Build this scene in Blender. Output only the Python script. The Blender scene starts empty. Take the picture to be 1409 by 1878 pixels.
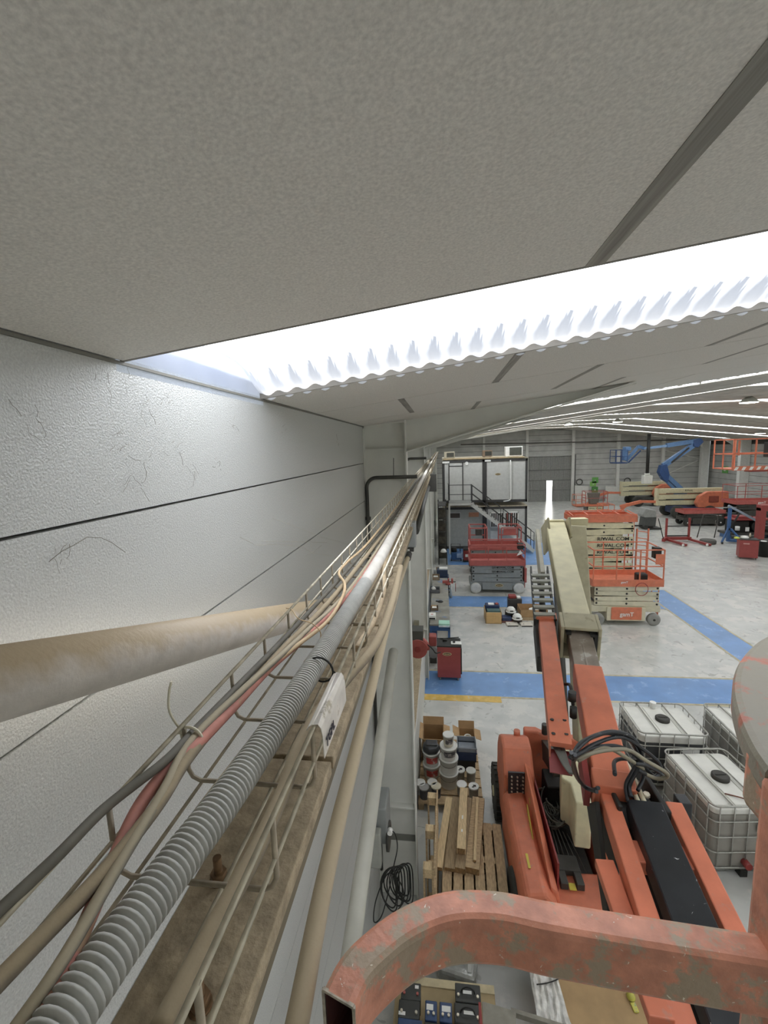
import bpy, math, random
from mathutils import Vector, Matrix
random.seed(7)
PI = math.pi
scene = bpy.context.scene
COL = scene.collection

# ---------------- camera ----------------
CAMH = 6.25
FPX, IW, IH = 815.0, 1409.0, 1878.0
def _basis():
    y = Vector((808.0-IW/2, -(820.0-IH/2), -FPX)).normalized()
    hd = Vector((math.cos(.034), math.sin(.034), 0))
    z = hd.cross(y).normalized()
    if z.y < 0: z = -z
    x = y.cross(z)
    return x, y, z
_bx, _by, _bz = _basis()
CROT = Matrix((( _bx.x, _bx.y, _bx.z), (_by.x, _by.y, _by.z), (_bz.x, _bz.y, _bz.z)))   # camera -> world
cam_data = bpy.data.cameras.new('camera')
cam = bpy.data.objects.new('camera', cam_data); COL.objects.link(cam)
cam_data.sensor_fit = 'HORIZONTAL'; cam_data.sensor_width = 36.0
cam_data.lens = FPX/IW*36.0
cam_data.clip_start = .02; cam_data.clip_end = 300
m4 = CROT.to_4x4(); m4.translation = (0, 0, CAMH)
cam.matrix_world = m4
scene.camera = cam
def ray(u, v): return CROT @ Vector((u-IW/2, -(v-IH/2), -FPX))
def PZ(u, v, z=0.0):
    d = ray(u, v); return Vector((0,0,CAMH)) + d*((z-CAMH)/d.z)
def PY(u, v, Y):
    d = ray(u, v); return Vector((0,0,CAMH)) + d*(Y/d.y)
def PX(u, v, X):
    d = ray(u, v); return Vector((0,0,CAMH)) + d*(X/d.x)

# ---------------- world and light ----------------
wd = bpy.data.worlds.new('World'); scene.world = wd; wd.use_nodes = True
wd.node_tree.nodes['Background'].inputs[0].default_value = (.93, .96, 1.0, 1)
wd.node_tree.nodes['Background'].inputs[1].default_value = WORLD_STRENGTH = .4
def light(name, kind, loc, rot, energy, color=(1,1,1), size=None, size_y=None):
    l = bpy.data.lights.new(name, kind); l.energy = energy; l.color = color
    if kind == 'AREA':
        l.size = size; l.shape = 'RECTANGLE' if size_y else 'SQUARE'
        if size_y: l.size_y = size_y
    o = bpy.data.objects.new(name, l); COL.objects.link(o); o.location = loc; o.rotation_euler = rot
    return o
sun = light('sun', 'SUN', (0,0,30), (math.radians(64), 0, math.radians(-4)), 29.0, (1,.98,.95)); sun.data.angle = .02
SKY_EMIT = 5.6
scene.view_settings.view_transform = 'Standard'
scene.view_settings.look = 'None'
scene.view_settings.gamma = 1
scene.view_settings.exposure = .5
scene.view_settings.use_curve_mapping = False
try:
    scene.cycles.max_bounces = 8; scene.cycles.diffuse_bounces = 5; scene.cycles.transparent_max_bounces = 8
except Exception: pass

# ---------------- materials ----------------
MATS = {}
def srgb(c):
    if isinstance(c, str):
        c = [int(c[i:i+2],16)/255 for i in (0,2,4)]
    return tuple((x/12.92 if x <= .04045 else ((x+.055)/1.055)**2.4) for x in c) + (1,)
def mat(name, col, rough=.6, metal=0., var=.06, vscale=6., bump=0., bscale=60., wear=None, wscale=7., wamt=.5, emit=None, estr=0., alpha=1., trans=0., coords='Object', stretch=None, dust=None, chips=None):
    """procedural principled material: colour + noise variation, optional worn second colour, optional bump"""
    if name in MATS: return MATS[name]
    m = bpy.data.materials.new(name); MATS[name] = m; m.use_nodes = True
    nt = m.node_tree; N = nt.nodes; L = nt.links; p = N['Principled BSDF']
    p.inputs['Roughness'].default_value = rough; p.inputs['Metallic'].default_value = metal
    c = srgb(col)
    tc = N.new('ShaderNodeTexCoord'); out = tc.outputs[coords]
    if stretch:
        mp = N.new('ShaderNodeMapping'); mp.inputs['Scale'].default_value = stretch; L.new(out, mp.inputs[0]); out = mp.outputs[0]
    n1 = N.new('ShaderNodeTexNoise'); n1.inputs['Scale'].default_value = vscale; n1.inputs['Detail'].default_value = 5; L.new(out, n1.inputs['Vector'])
    rmp = N.new('ShaderNodeValToRGB'); L.new(n1.outputs['Fac'], rmp.inputs[0])
    rmp.color_ramp.elements[0].position = .3; rmp.color_ramp.elements[1].position = .7
    rmp.color_ramp.elements[0].color = tuple(max(0, x*(1-var*2)) for x in c[:3])+(1,)
    rmp.color_ramp.elements[1].color = tuple(min(1, x*(1+var*2)) for x in c[:3])+(1,)
    cur = rmp.outputs[0]
    if wear:
        n2 = N.new('ShaderNodeTexNoise'); n2.inputs['Scale'].default_value = wscale; n2.inputs['Detail'].default_value = 9; n2.inputs['Roughness'].default_value = .65; L.new(out, n2.inputs['Vector'])
        r2 = N.new('ShaderNodeValToRGB'); r2.color_ramp.elements[0].position = 1-wamt-.03; r2.color_ramp.elements[1].position = 1-wamt+.03; L.new(n2.outputs['Fac'], r2.inputs[0])
        mx = N.new('ShaderNodeMixRGB'); L.new(r2.outputs[0], mx.inputs[0]); L.new(cur, mx.inputs[1]); mx.inputs[2].default_value = srgb(wear); cur = mx.outputs[0]
    if chips:
        n5 = N.new('ShaderNodeTexNoise'); n5.inputs['Scale'].default_value = chips[1]; n5.inputs['Detail'].default_value = 2; n5.inputs['Distortion'].default_value = 1.5; L.new(out, n5.inputs['Vector'])
        r5 = N.new('ShaderNodeValToRGB'); r5.color_ramp.elements[0].position = chips[2]; r5.color_ramp.elements[1].position = chips[2]+.02; L.new(n5.outputs['Fac'], r5.inputs[0])
        m5 = N.new('ShaderNodeMixRGB'); L.new(r5.outputs[0], m5.inputs[0]); L.new(cur, m5.inputs[1]); m5.inputs[2].default_value = srgb(chips[0]); cur = m5.outputs[0]
    if dust:   # settled dust on the upward facing side of the thing itself
        ge = N.new('ShaderNodeNewGeometry'); sx = N.new('ShaderNodeSeparateXYZ'); L.new(ge.outputs['Normal'], sx.inputs[0])
        n4 = N.new('ShaderNodeTexNoise'); n4.inputs['Scale'].default_value = 18; n4.inputs['Detail'].default_value = 6; L.new(out, n4.inputs['Vector'])
        a_ = N.new('ShaderNodeMath'); a_.operation = 'ADD'; L.new(sx.outputs[2], a_.inputs[0]); L.new(n4.outputs['Fac'], a_.inputs[1])
        r4 = N.new('ShaderNodeMapRange'); r4.inputs['From Min'].default_value = .55; r4.inputs['From Max'].default_value = 1.15; L.new(a_.outputs[0], r4.inputs['Value'])
        m4_ = N.new('ShaderNodeMixRGB'); L.new(r4.outputs[0], m4_.inputs[0]); L.new(cur, m4_.inputs[1]); m4_.inputs[2].default_value = srgb(dust); cur = m4_.outputs[0]
    L.new(cur, p.inputs['Base Color'])
    if bump:
        n3 = N.new('ShaderNodeTexNoise'); n3.inputs['Scale'].default_value = bscale; n3.inputs['Detail'].default_value = 3; L.new(out, n3.inputs['Vector'])
        b = N.new('ShaderNodeBump'); b.inputs['Strength'].default_value = bump; b.inputs['Distance'].default_value = .01; L.new(n3.outputs['Fac'], b.inputs['Height']); L.new(b.outputs[0], p.inputs['Normal'])
    if emit:
        p.inputs['Emission Color'].default_value = srgb(emit); p.inputs['Emission Strength'].default_value = estr
    if alpha < 1: p.inputs['Alpha'].default_value = alpha
    if trans: p.inputs['Transmission Weight'].default_value = trans
    return m

M_orange = mat('orange_paint', 'cf7859', .5, var=.06, wear='bd7f69', wscale=9, wamt=.36, bump=.05)
M_orange_near = mat('scuffed_orange_paint', 'c98a70', .5, var=.10, vscale=30, wear='a8967f', wscale=16, wamt=.47, bump=.2, bscale=70, chips=('e2d8c8', 70, .72))
M_red_dk = mat('dark_red_paint', '8a3733', .5, var=.06)
M_red = mat('red_paint', '9c4f48', .5, var=.06, wear='7d4a42', wamt=.3)
M_cream = mat('cream_paint', 'cfc8a4', .5, var=.05, wear='a89f80', wscale=5, wamt=.32)
M_cream_d = mat('dull_cream_paint', 'a9a285', .55, var=.07, wear='8c8468', wscale=4, wamt=.35)
M_black = mat('black_rubber', '23231f', .6, var=.1)
M_blackgloss = mat('black_gloss_paint', '26282a', .35, var=.12, wear='6a6e70', wscale=40, wamt=.26, chips=('c9cbc8', 30, .74))
M_tyre = mat('tyre_rubber', '3c3c37', .85, var=.1, bump=.2)
M_grey_m = mat('grey_machine_paint', '8d908d', .55, var=.05)
M_steel = mat('galvanised_steel', 'c9c1ac', .38, metal=.45, var=.16, vscale=30)
M_steel_dusty = mat('dusty_steel_wire', 'a39884', .55, metal=.25, var=.15, vscale=30)
M_steel_dk = mat('dark_steel', '4b4a45', .5, metal=.4, var=.1)
M_white = mat('white_plastic', 'e6e6e0', .5, var=.03)
M_offwhite = mat('off_white_paint', 'cfcfc6', .6, var=.03)
M_wood = mat('pallet_wood', 'b39b78', .8, var=.12, vscale=5, stretch=(3,9,9), bump=.1)
M_wood_l = mat('pale_wood', 'cdb58c', .75, var=.1, vscale=5, stretch=(14,2,14))
M_wood_d = mat('weathered_wood', '9c886a', .85, var=.14, vscale=5, stretch=(14,2,14))
M_card = mat('cardboard', 'a98a63', .85, var=.06)
M_blue = mat('blue_paint', '3b5f8c', .5, var=.07)
M_bluelift = mat('blue_lift_paint', '5c7ea6', .5, var=.06)
M_navy = mat('navy_plastic', '2f3d5c', .5, var=.08)
M_dustbeige = mat('dusty_beige', 'a3947a', .95, var=.12, vscale=40, bump=.35, bscale=90)
M_green = mat('green_sign', '6faf5c', .5)
M_yellow = mat('yellow_label', 'cdbb4a', .5)

# ---------------- mesh helpers ----------------
class MB:
    def __init__(s): s.v = []; s.f = []; s.sm = []
    def add(s, vs, fs, smooth=False):
        o = len(s.v); s.v += [Vector(x) for x in vs]
        for f in fs: s.f.append([i+o for i in f]); s.sm.append(smooth)
        return s
    def box(s, x0, x1, y0, y1, z0, z1, M=None):
        vs = [Vector(p) for p in ((x0,y0,z0),(x1,y0,z0),(x1,y1,z0),(x0,y1,z0),(x0,y0,z1),(x1,y0,z1),(x1,y1,z1),(x0,y1,z1))]
        if M: vs = [M @ p for p in vs]
        return s.add(vs, [(0,3,2,1),(4,5,6,7),(0,1,5,4),(1,2,6,5),(2,3,7,6),(3,0,4,7)])
    def cb(s, c, d, M=None):
        return s.box(c[0]-d[0]/2, c[0]+d[0]/2, c[1]-d[1]/2, c[1]+d[1]/2, c[2]-d[2]/2, c[2]+d[2]/2, M)
    def beam(s, a, b, w, h, up=(0,0,1), w2=None, h2=None):
        a = Vector(a); b = Vector(b); t = (b-a).normalized(); u = Vector(up)
        r = t.cross(u)
        if r.length < 1e-4: r = t.cross(Vector((1,0,0)))
        r.normalize(); u = r.cross(t).normalized(); w2 = w2 or w; h2 = h2 or h
        vs = []
        for p, ww, hh in ((a,w,h),(b,w2,h2)):
            vs += [p-r*ww/2-u*hh/2, p+r*ww/2-u*hh/2, p+r*ww/2+u*hh/2, p-r*ww/2+u*hh/2]
        return s.add(vs, [(0,1,2,3),(7,6,5,4),(0,4,5,1),(1,5,6,2),(2,6,7,3),(3,7,4,0)])
    def prism(s, poly, f0, f1):
        """poly: 2d points; f0,f1: functions (a,b)->3d for both ends"""
        n = len(poly); vs = [f0(*p) for p in poly]+[f1(*p) for p in poly]
        return s.add(vs, [tuple(range(n))[::-1], tuple(range(n,2*n))]+[(i,(i+1)%n,(i+1)%n+n,i+n) for i in range(n)])
    def pz(s, poly, z0, z1): return s.prism(poly, lambda a,b:(a,b,z0), lambda a,b:(a,b,z1))
    def py(s, poly, y0, y1): return s.prism(poly, lambda a,b:(a,y0,b), lambda a,b:(a,y1,b))
    def px(s, poly, x0, x1): return s.prism(poly, lambda a,b:(x0,a,b), lambda a,b:(x1,a,b))
    def tube(s, pts, r, seg=8, closed=False, radii=None):
        pts = [Vector(p) for p in pts]; n = len(pts); vs = []; up = None
        for i, p in enumerate(pts):
            if closed: t = pts[(i+1)%n]-pts[i-1]
            else: t = pts[min(i+1,n-1)]-pts[max(i-1,0)]
            t.normalize()
            if up is None:
                up = Vector((0,0,1)) if abs(t.z) < .9 else Vector((1,0,0))
            rr = t.cross(up)
            if rr.length < 1e-5: rr = t.orthogonal()
            rr.normalize(); up = rr.cross(t).normalized(); q = radii[i] if radii else r
            for k in range(seg):
                a = 2*PI*k/seg; vs.append(p+rr*math.cos(a)*q+up*math.sin(a)*q)
        fs = []
        for i in range(n if closed else n-1):
            j = (i+1) % n
            for k in range(seg): fs.append((i*seg+k, i*seg+(k+1)%seg, j*seg+(k+1)%seg, j*seg+k))
        s.add(vs, fs, True)
        if not closed:
            o = len(s.v)-len(vs)
            s.f.append([o+k for k in range(seg)][::-1]); s.sm.append(False)
            s.f.append([o+(n-1)*seg+k for k in range(seg)]); s.sm.append(False)
        return s
    def sweep(s, pts, w, h, up=(0,0,1), caps=True, ch=0.):
        """rectangular section swept along pts, with chamfer ch"""
        pts = [Vector(p) for p in pts]; n = len(pts); vs = []
        if ch: sec = [(-w/2+ch,-h/2),(w/2-ch,-h/2),(w/2-ch*.3,-h/2+ch*.3),(w/2,-h/2+ch),(w/2,h/2-ch),(w/2-ch*.3,h/2-ch*.3),(w/2-ch,h/2),(-w/2+ch,h/2),(-w/2+ch*.3,h/2-ch*.3),(-w/2,h/2-ch),(-w/2,-h/2+ch),(-w/2+ch*.3,-h/2+ch*.3)]
        else: sec = [(-w/2,-h/2),(w/2,-h/2),(w/2,h/2),(-w/2,h/2)]
        k = len(sec)
        for i, p in enumerate(pts):
            t = (pts[min(i+1,n-1)]-pts[max(i-1,0)]).normalized(); r = t.cross(Vector(up)).normalized(); u = r.cross(t).normalized()
            vs += [p+r*a+u*b for a, b in sec]
        fs = [(i*k+j, i*k+(j+1)%k, (i+1)*k+(j+1)%k, (i+1)*k+j) for i in range(n-1) for j in range(k)]
        if caps: fs += [tuple(range(k))[::-1], tuple((n-1)*k+j for j in range(k))]
        return s.add(vs, fs, False)
    def cyl(s, a, b, r, seg=16, r2=None): return s.tube([a, b], r, seg, radii=[r, r if r2 is None else r2])
    def lathe(s, c, prof, seg=20, axis='z'):
        """prof: (radius, height) list"""
        vs = []; n = len(prof); c = Vector(c)
        for r, h in prof:
            for k in range(seg):
                a = 2*PI*k/seg; x, y = r*math.cos(a), r*math.sin(a)
                vs.append(c + (Vector((x,y,h)) if axis == 'z' else Vector((h,x,y)) if axis == 'x' else Vector((y,h,x))))
        fs = [(i*seg+k, i*seg+(k+1)%seg, (i+1)*seg+(k+1)%seg, (i+1)*seg+k) for i in range(n-1) for k in range(seg)]
        fs += [tuple(range(seg))[::-1], tuple((n-1)*seg+k for k in range(seg))]
        s.add(vs, fs[:-2], True); o = len(s.v)-len(vs)
        for f in fs[-2:]: s.f.append([i+o for i in f]); s.sm.append(False)
        return s
    def mesh(s, name, off=None):
        me = bpy.data.meshes.new(name)
        vs = [v-off for v in s.v] if off is not None else s.v
        me.from_pydata([tuple(v) for v in vs], [], s.f)
        me.polygons.foreach_set('use_smooth', s.sm)
        me.validate(); me.update(); return me
def link(o, parent=None):
    COL.objects.link(o)
    if parent: o.parent = parent
    return o
def tag(o, label=None, cat=None, group=None, kind=None):
    if label: o['label'] = label
    if cat: o['category'] = cat
    if group: o['group'] = group
    if kind: o['kind'] = kind
    return o
def rootloc(p):
    v = Vector((0,0,0))
    while p: v += p.location; p = p.parent
    return v
def obj(name, mb, m, parent=None, world=False, bevel=0, loc=None, rot=None, label=None):
    """link mb as one mesh object; world=True: mb is in world coordinates"""
    if isinstance(mb, MB): me = mb.mesh(name, rootloc(parent) if (world and parent) else None)
    else: me = mb
    if not me.materials: me.materials.append(m)
    o = bpy.data.objects.new(name, me); link(o, parent)
    if loc is not None: o.location = loc
    if rot is not None: o.rotation_euler = rot
    if bevel:
        b = o.modifiers.new('bevel', 'BEVEL'); b.width = bevel; b.segments = 2; b.limit_method = 'ANGLE'
    if label: o['label'] = label
    return o
def thing(name, label, cat, loc=(0,0,0), rz=0, group=None):
    o = bpy.data.objects.new(name, None); COL.objects.link(o); o.empty_display_size = .1
    o.location = loc; o.rotation_euler = (0,0,rz); return tag(o, label, cat, group)
def single(name, mb, m, label, cat, group=None, **k):
    return tag(obj(name, mb, m, **k), label, cat, group)
def struct(name, mb, m, parent=None, **k):
    o = obj(name, mb, m, parent, **k)
    if parent is None: o['kind'] = 'structure'
    return o
def stuff(o): o['kind'] = 'stuff'; return o
def copy_tree(o, parent=None, loc=None, rz=None, label=None, group=None):
    c = o.copy(); COL.objects.link(c)
    if parent: c.parent = parent; c.matrix_parent_inverse = o.matrix_parent_inverse.copy()
    for ch in list(o.children): copy_tree(ch, c)
    if loc is not None: c.location = loc
    if rz is not None: c.rotation_euler = (0,0,rz)
    if label: c['label'] = label
    if group: c['group'] = group
    return c
def text(name, s, size, m, parent, loc, rot, ext=.001, align='CENTER', sx=1.):
    cu = bpy.data.curves.new(name, 'FONT'); cu.body = s; cu.size = size; cu.extrude = ext; cu.align_x = align; cu.align_y = 'CENTER'; cu.offset = size*.012
    t = bpy.data.objects.new(name, cu); COL.objects.link(t)
    me = bpy.data.meshes.new_from_object(t.evaluated_get(bpy.context.evaluated_depsgraph_get())); me.name = name
    COL.objects.unlink(t); bpy.data.objects.remove(t)
    me.materials.clear(); me.materials.append(m)
    o = bpy.data.objects.new(name, me); link(o, parent); o.location = loc; o.rotation_euler = rot; o.scale = (sx,1,1)
    return o
def arc(c, r, a0, a1, n, plane='xz'):
    out = []
    for i in range(n+1):
        a = math.radians(a0+(a1-a0)*i/n); p, q = r*math.cos(a), r*math.sin(a)
        out.append(Vector(c)+(Vector((p,0,q)) if plane == 'xz' else Vector((0,p,q)) if plane == 'yz' else Vector((p,q,0))))
    return out
def smooth_path(pts, n=6):
    pts = [Vector(p) for p in pts]; out = []
    P = [pts[0]*2-pts[1]]+pts+[pts[-1]*2-pts[-2]]
    for i in range(1, len(P)-2):
        for k in range(n):
            t = k/n; a,b,c,d = P[i-1],P[i],P[i+1],P[i+2]
            out.append(.5*((2*b)+(-a+c)*t+(2*a-5*b+4*c-d)*t*t+(-a+3*b-3*c+d)*t**3))
    out.append(pts[-1]); return out

# =====================================================================
#                          THE SETTING
# =====================================================================
XL, XR, YE = -.93, 27.5, 50.0
X1, X2 = 8.9, 12.9
SL = .12
def roofz(x):
    if x < X1: return 6.53+SL*(x-XL)
    if x < X2: return 6.53+SL*(X1-XL)
    return 6.53+SL*(X1-XL)-SL*(x-X2)

# floor ---------------------------------------------------------------
mf = mat('polished_concrete', 'bcbdb7', .24, var=.05, vscale=2.2, wear='c9c8c0', wscale=1.4, wamt=.45, chips=('a9a9a2', 2.6, .66), bump=.03)
_nt = mf.node_tree
struct('floor', MB().box(XL-.3, XR+.3, -14.5, YE+40, -.2, 0), mf)
M_stripe = mat('blue_floor_paint', '6a93c4', .28, var=.06, vscale=1.6, wear='86a9d2', wscale=2.6, wamt=.4)
M_line = mat('sand_floor_line', 'b5ac8e', .5, var=.12)
M_yline = mat('yellow_floor_line', 'd3b15c', .5, var=.1, wear='c8bf9f', wscale=6, wamt=.38)
def mark(mb, m, label): return tag(struct('floor_marking', mb, m), label)
mark(MB().box(-.5,27,10.65,11.86,0,.003), M_stripe, 'wide blue walkway stripe crossing the floor nearest the camera')
mark(MB().box(-.5,8.3,17.02,18.3,0,.003), M_stripe, 'blue walkway stripe crossing behind the crates')
mark(MB().pz([(.3,23.37),(5.9,23.37),(6.5,28.3),(5.3,31),(.3,31)],0,.003), M_stripe, 'blue floor area in front of the stacked cabins')
mark(MB().box(8.3,9.2,11.86,19.3,0,.003), M_stripe, 'blue walkway stripe running away towards the far wall')
lm = MB(); lm.box(-.5,27,11.86,11.93,0,.004); lm.box(1.4,27,10.58,10.65,0,.004); lm.box(8.23,8.3,11.93,19.3,0,.004); lm.box(9.2,9.27,11.93,19.3,0,.004); lm.box(-.5,8.2,16.95,17.02,0,.004)
mark(lm, M_line, 'thin sand coloured edging of the blue stripes')
mark(MB().box(-.5,1.4,10.38,10.65,0,.004), M_yline, 'short yellow line beside the nearest blue stripe')

# left wall -----------------------------------------------------------
M_wall = mat('speckled_grey_wall_panel', 'c4c5c0', .36, metal=.1, var=.06, vscale=160, bump=.42, bscale=170)
wl = struct('wall_left', MB().box(XL-.25, XL-.03, -14, YE, 0, 6.56), mat('joint_dark','4a4842',.8))
zj = [0, .47, .94, 1.4, 1.88, 2.36, 2.83, 3.30, 3.765, 4.23, 4.70, 5.165, 5.63, 6.087, 6.545]
me_cache = {}
for i in range(len(zj)-1):
    g = .004
    for y0, y1 in ((-14,-.62),(-.62,5.38),(5.5,11.4),(11.4,17.4),(17.4,YE)):
        key = (round(zj[i+1]-zj[i],3), round(y1-y0,3))
        if key not in me_cache:
            me_cache[key] = MB().box(-.03,0,.003,y1-y0-.003,g,zj[i+1]-zj[i]-g).mesh('wall_panel')
        obj('wall_panel', me_cache[key], M_wall, wl, loc=(XL,y0,zj[i]))
obj('coving', MB().box(XL,XL+.006,-10,YE,6.521,6.53), mat('grey_flashing','77756c',.6), wl)
# low plinth wall between the columns
struct('baseboard_left', MB().box(XL+.002,-.5,5.52,YE,0,1.4), mat('white_plinth_wall','c9cac2',.6,var=.05,bump=.05), bevel=.01)
struct('trim_1', MB().box(XL+.004,-.51,5.53,YE,1.4,1.415), M_dustbeige)

# far wall and right wall --------------------------------------------
M_bwall = mat('grey_block_wall', 'b9b9b3', .8, var=.07, vscale=1.2, bump=.05)
def wall_top(x): return roofz(x)
wb = struct('wall_back', MB().py([(XL,0),(9.3,0),(9.3,4.9),(14,4.9),(14,0),(XR,0),(XR,roofz(XR)),(X2,roofz(X2)),(X1,roofz(X1)),(XL,roofz(XL))], YE+.03, YE+.3), mat('joint_dark','4a4842',.8))
for a, b in ((XL,4.7),(4.7,9.3),(9.3,14.0),(14.0,18.6),(18.6,23.0),(23.0,XR)):
    z = 0 if a != 9.3 else 4.9
    while z < 8:
        z1 = z+.56
        top = min(roofz(a+.01), roofz(b-.01))
        if z1 > top:
            if top-z > .05: obj('wall_panel', MB().py([(a+.01,z+.015),(b-.01,z+.015),(b-.01,roofz(b-.01)),(a+.01,roofz(a+.01))], YE, YE+.03), M_bwall, wb)
            break
        obj('wall_panel', MB().box(a+.01,b-.01,YE,YE+.03,z+.015,z1-.015), M_bwall, wb); z = z1
struct('wall_front', MB().py([(XL-.2,0),(XR+.2,0),(XR+.2,roofz(XR)+.1),(X2,roofz(X2)+.1),(X1,roofz(X1)+.1),(XL-.2,roofz(XL)+.1)], -14.3, -14), M_bwall)
wr = struct('wall_right', MB().box(XR+.03,XR+.3,-14,YE,0,roofz(XR)), mat('joint_dark','4a4842',.8))
for k in range(7):
    y1 = YE-k*6.0
    for j in range(10):
        z = j*.56
        obj('wall_panel', MB().box(XR,XR+.03,y1-6+.01,y1-.01,z+.015,min(z+.545,roofz(XR))), M_bwall, wr)

# big sliding door in the far wall with an open wicket ----------------
M_door = mat('grey_corrugated_door', '8b8b86', .5, var=.06)
d = tag(bpy.data.objects.new('door_1', None), 'tall grey corrugated sliding door in the far wall', kind='structure'); COL.objects.link(d); d.location = (9.35,YE-.05,0)
def corr(x0,x1,z0,z1,pitch=.2):
    mb = MB(); n = int((x1-x0)/pitch*2)
    pts = [(x0+(x1-x0)*i/n, (.0 if (i//1)%2 else .035)) for i in range(n+1)]
    vs = []; fs = []
    for x,y in pts: vs += [(x,y,z0),(x,y,z1)]
    for i in range(n): fs.append((i*2,i*2+2,i*2+3,i*2+1))
    return mb.add(vs, fs)
obj('door_panel', corr(.05,4.55,2.3,4.85,.16), M_door, d, label='upper corrugated door sheet')
obj('door_panel', corr(.05,1.95,.0,2.3,.16), M_door, d)
obj('door_panel', corr(2.65,4.55,.0,2.3,.16), M_door, d)
fr = MB(); fr.box(0,.06,-.03,.05,0,4.9); fr.box(4.5,4.6,-.03,.05,0,4.9); fr.box(0,4.6,-.04,.05,3.35,3.45); fr.box(0,4.6,-.04,.05,2.26,2.34); fr.box(0,1.98,-.04,.05,1.2,1.26); fr.box(2.62,4.6,-.04,.05,1.2,1.26); fr.box(1.93,2.0,-.04,.05,0,2.3); fr.box(2.6,2.67,-.04,.05,0,2.3); fr.box(0,4.6,-.04,.05,4.8,4.9)
obj('door_frame', fr, mat('door_frame_grey','6a6a66',.5), d)
obj('side_post', MB().box(4.6,5.0,-.02,.05,0,5.0), mat('door_frame_grey','6a6a66',.5), d)
# yard behind the open wicket; pale wall added to bounce sunlight into it
t = thing('bounce_wall', 'added pale wall bouncing sunlight behind the small open door', 'bounce wall', (0,68,0))
obj('bounce_face', MB().box(-5,35,0,8,0,7), mat('pale_bounce_wall','dcdcd6',.7,var=.03), t)
obj('bounce_wall_cap', MB().box(-5.2,35.2,-.2,8.2,7,7.3), mat('grey_wall_cap','8f8f8a',.6), t)
obj('bounce_panel', MB().box(9,13,-.06,0,0,4), mat('white_bounce_panel','e2e2de',.6), t)
t = thing('van', 'pale van parked outside beyond the small open door', 'van', (10.2,57.4,0))
obj('body', MB().py([(0,.35),(2.8,.35),(2.8,1.3),(2.55,2.2),(.25,2.2),(0,1.3)],.5,4.2), mat('van_body','c98f80',.4), t, bevel=.08)
obj('bonnet', MB().py([(.15,.35),(2.65,.35),(2.65,1.2),(.15,1.2)],0,.6), mat('van_body','c98f80',.4), t, bevel=.08)
obj('windscreen', MB().py([(.35,1.35),(2.45,1.35),(2.3,2.05),(.5,2.05)],.47,.5), mat('dark_glass','4d5254',.1), t)
for x in (.1,2.5):
    for y in (.6,3.4): obj('wheel', MB().cyl((x,y,.33),(x+.2,y,.33),.33,16), M_tyre, t)

# columns -------------------------------------------------------------
M_col = mat('painted_steel_column', 'dadad2', .5, var=.03, vscale=3, bump=.03)
M_colw = mat('white_concrete_column', 'e4e4dd', .6, var=.03)
YP = [5.45+6.0*k for k in range(8)]
for k, y in enumerate(YP):
    c = tag(bpy.data.objects.new('steel_column', None), 'pale steel column of the left wall, number %d from the camera' % (k+1), kind='structure'); COL.objects.link(c); c.location = (0,y,0)
    obj('web', MB().box(XL,-.41,-.006,.006,0,6.56), M_col, c)
    obj('flange', MB().box(-.42,-.405,-.1,.1,0,roofz(-.41)-.01), M_col, c)
    obj('flange', MB().box(XL+.001,XL+.014,-.1,.1,0,6.5), M_col, c)
    obj('stiffener', MB().box(XL+.01,-.42,-.09,.09,6.24,6.25), M_col, c)
    obj('stiffener', MB().box(XL+.01,-.42,-.09,.09,1.42,1.44), M_col, c)
    obj('haunch', MB().py([(-.405,6.22),(2.1,roofz(2.1)-.01),(2.1,roofz(2.1)-.005),(-.405,roofz(-.41)-.01)], -.006, .006), M_col, c)
    obj('haunch_flange', MB().prism([(-.405,6.205),(2.15,roofz(2.1)-.025),(2.15,roofz(2.1)-.012),(-.405,6.218)], lambda a,b:(a,-.1,b), lambda a,b:(a,.1,b)), M_col, c)
    if k == 0:
        obj('stiffener', MB().box(XL+.02,-.42,-.012,-.006,.86,.96), mat('grey_band','7c7c75',.6), c, label='grey band across the web')
for x in (14.0, 18.55, 22.95):
    c = struct('steel_column', MB().box(x-.14,x+.14,YE-.3,YE,0,wall_top(x)-.02), M_col); tag(c, 'slim pale column on the far wall')
    c['label'] = {14.0:'slim pale column beside the sliding door',18.55:'slim pale column behind the blue lift basket',22.95:'pale column left of the blue lift elbow'}[x]
for x, w in ((4.7,.12),(9.25,.14)):
    c = struct('steel_column', MB().box(x-w,x+w,YE-.2,YE,0,wall_top(x)-.02), M_col); c['label'] = 'slim pale column above the stacked cabins' if x<5 else 'slim pale column left of the sliding door'
for i, (y, lab) in enumerate(((49.4,'broad white column in the far right corner'),(44.0,'broad white column behind the red lift rails'),(38.0,'broad white column of the right wall, third from the corner'))):
    c = struct('concrete_column', MB().box(XR-.8 if i else XR-1.15,XR-.02 if i else XR-.45,y-.2,y+.2,0,roofz(XR-.4)-.03), M_colw); c['label'] = lab
    obj('haunch', MB().py([(XR-.8,roofz(XR-.8)-.9),(XR-.8,roofz(XR-.8)-.03),(XR-2.4,roofz(XR-2.4)-.03)], y-.05, y+.05), M_colw, c)
struct('trim_2', MB().cyl((2.2,YE-.35,6.45),(XR,YE-.35,6.12),.055,8), mat('dark_pipe','5a5751',.5))['label'] = 'long dark pipe run along the far wall'
struct('trim_3', MB().beam((22.9,YE-.1,5.2),(26.4,YE-.1,4.2),.06,.06).beam((22.9,YE-.1,2.4),(26.4,YE-.1,4.0),.06,.06), M_col)['label'] = 'diagonal wall braces beside the far right column'

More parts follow.
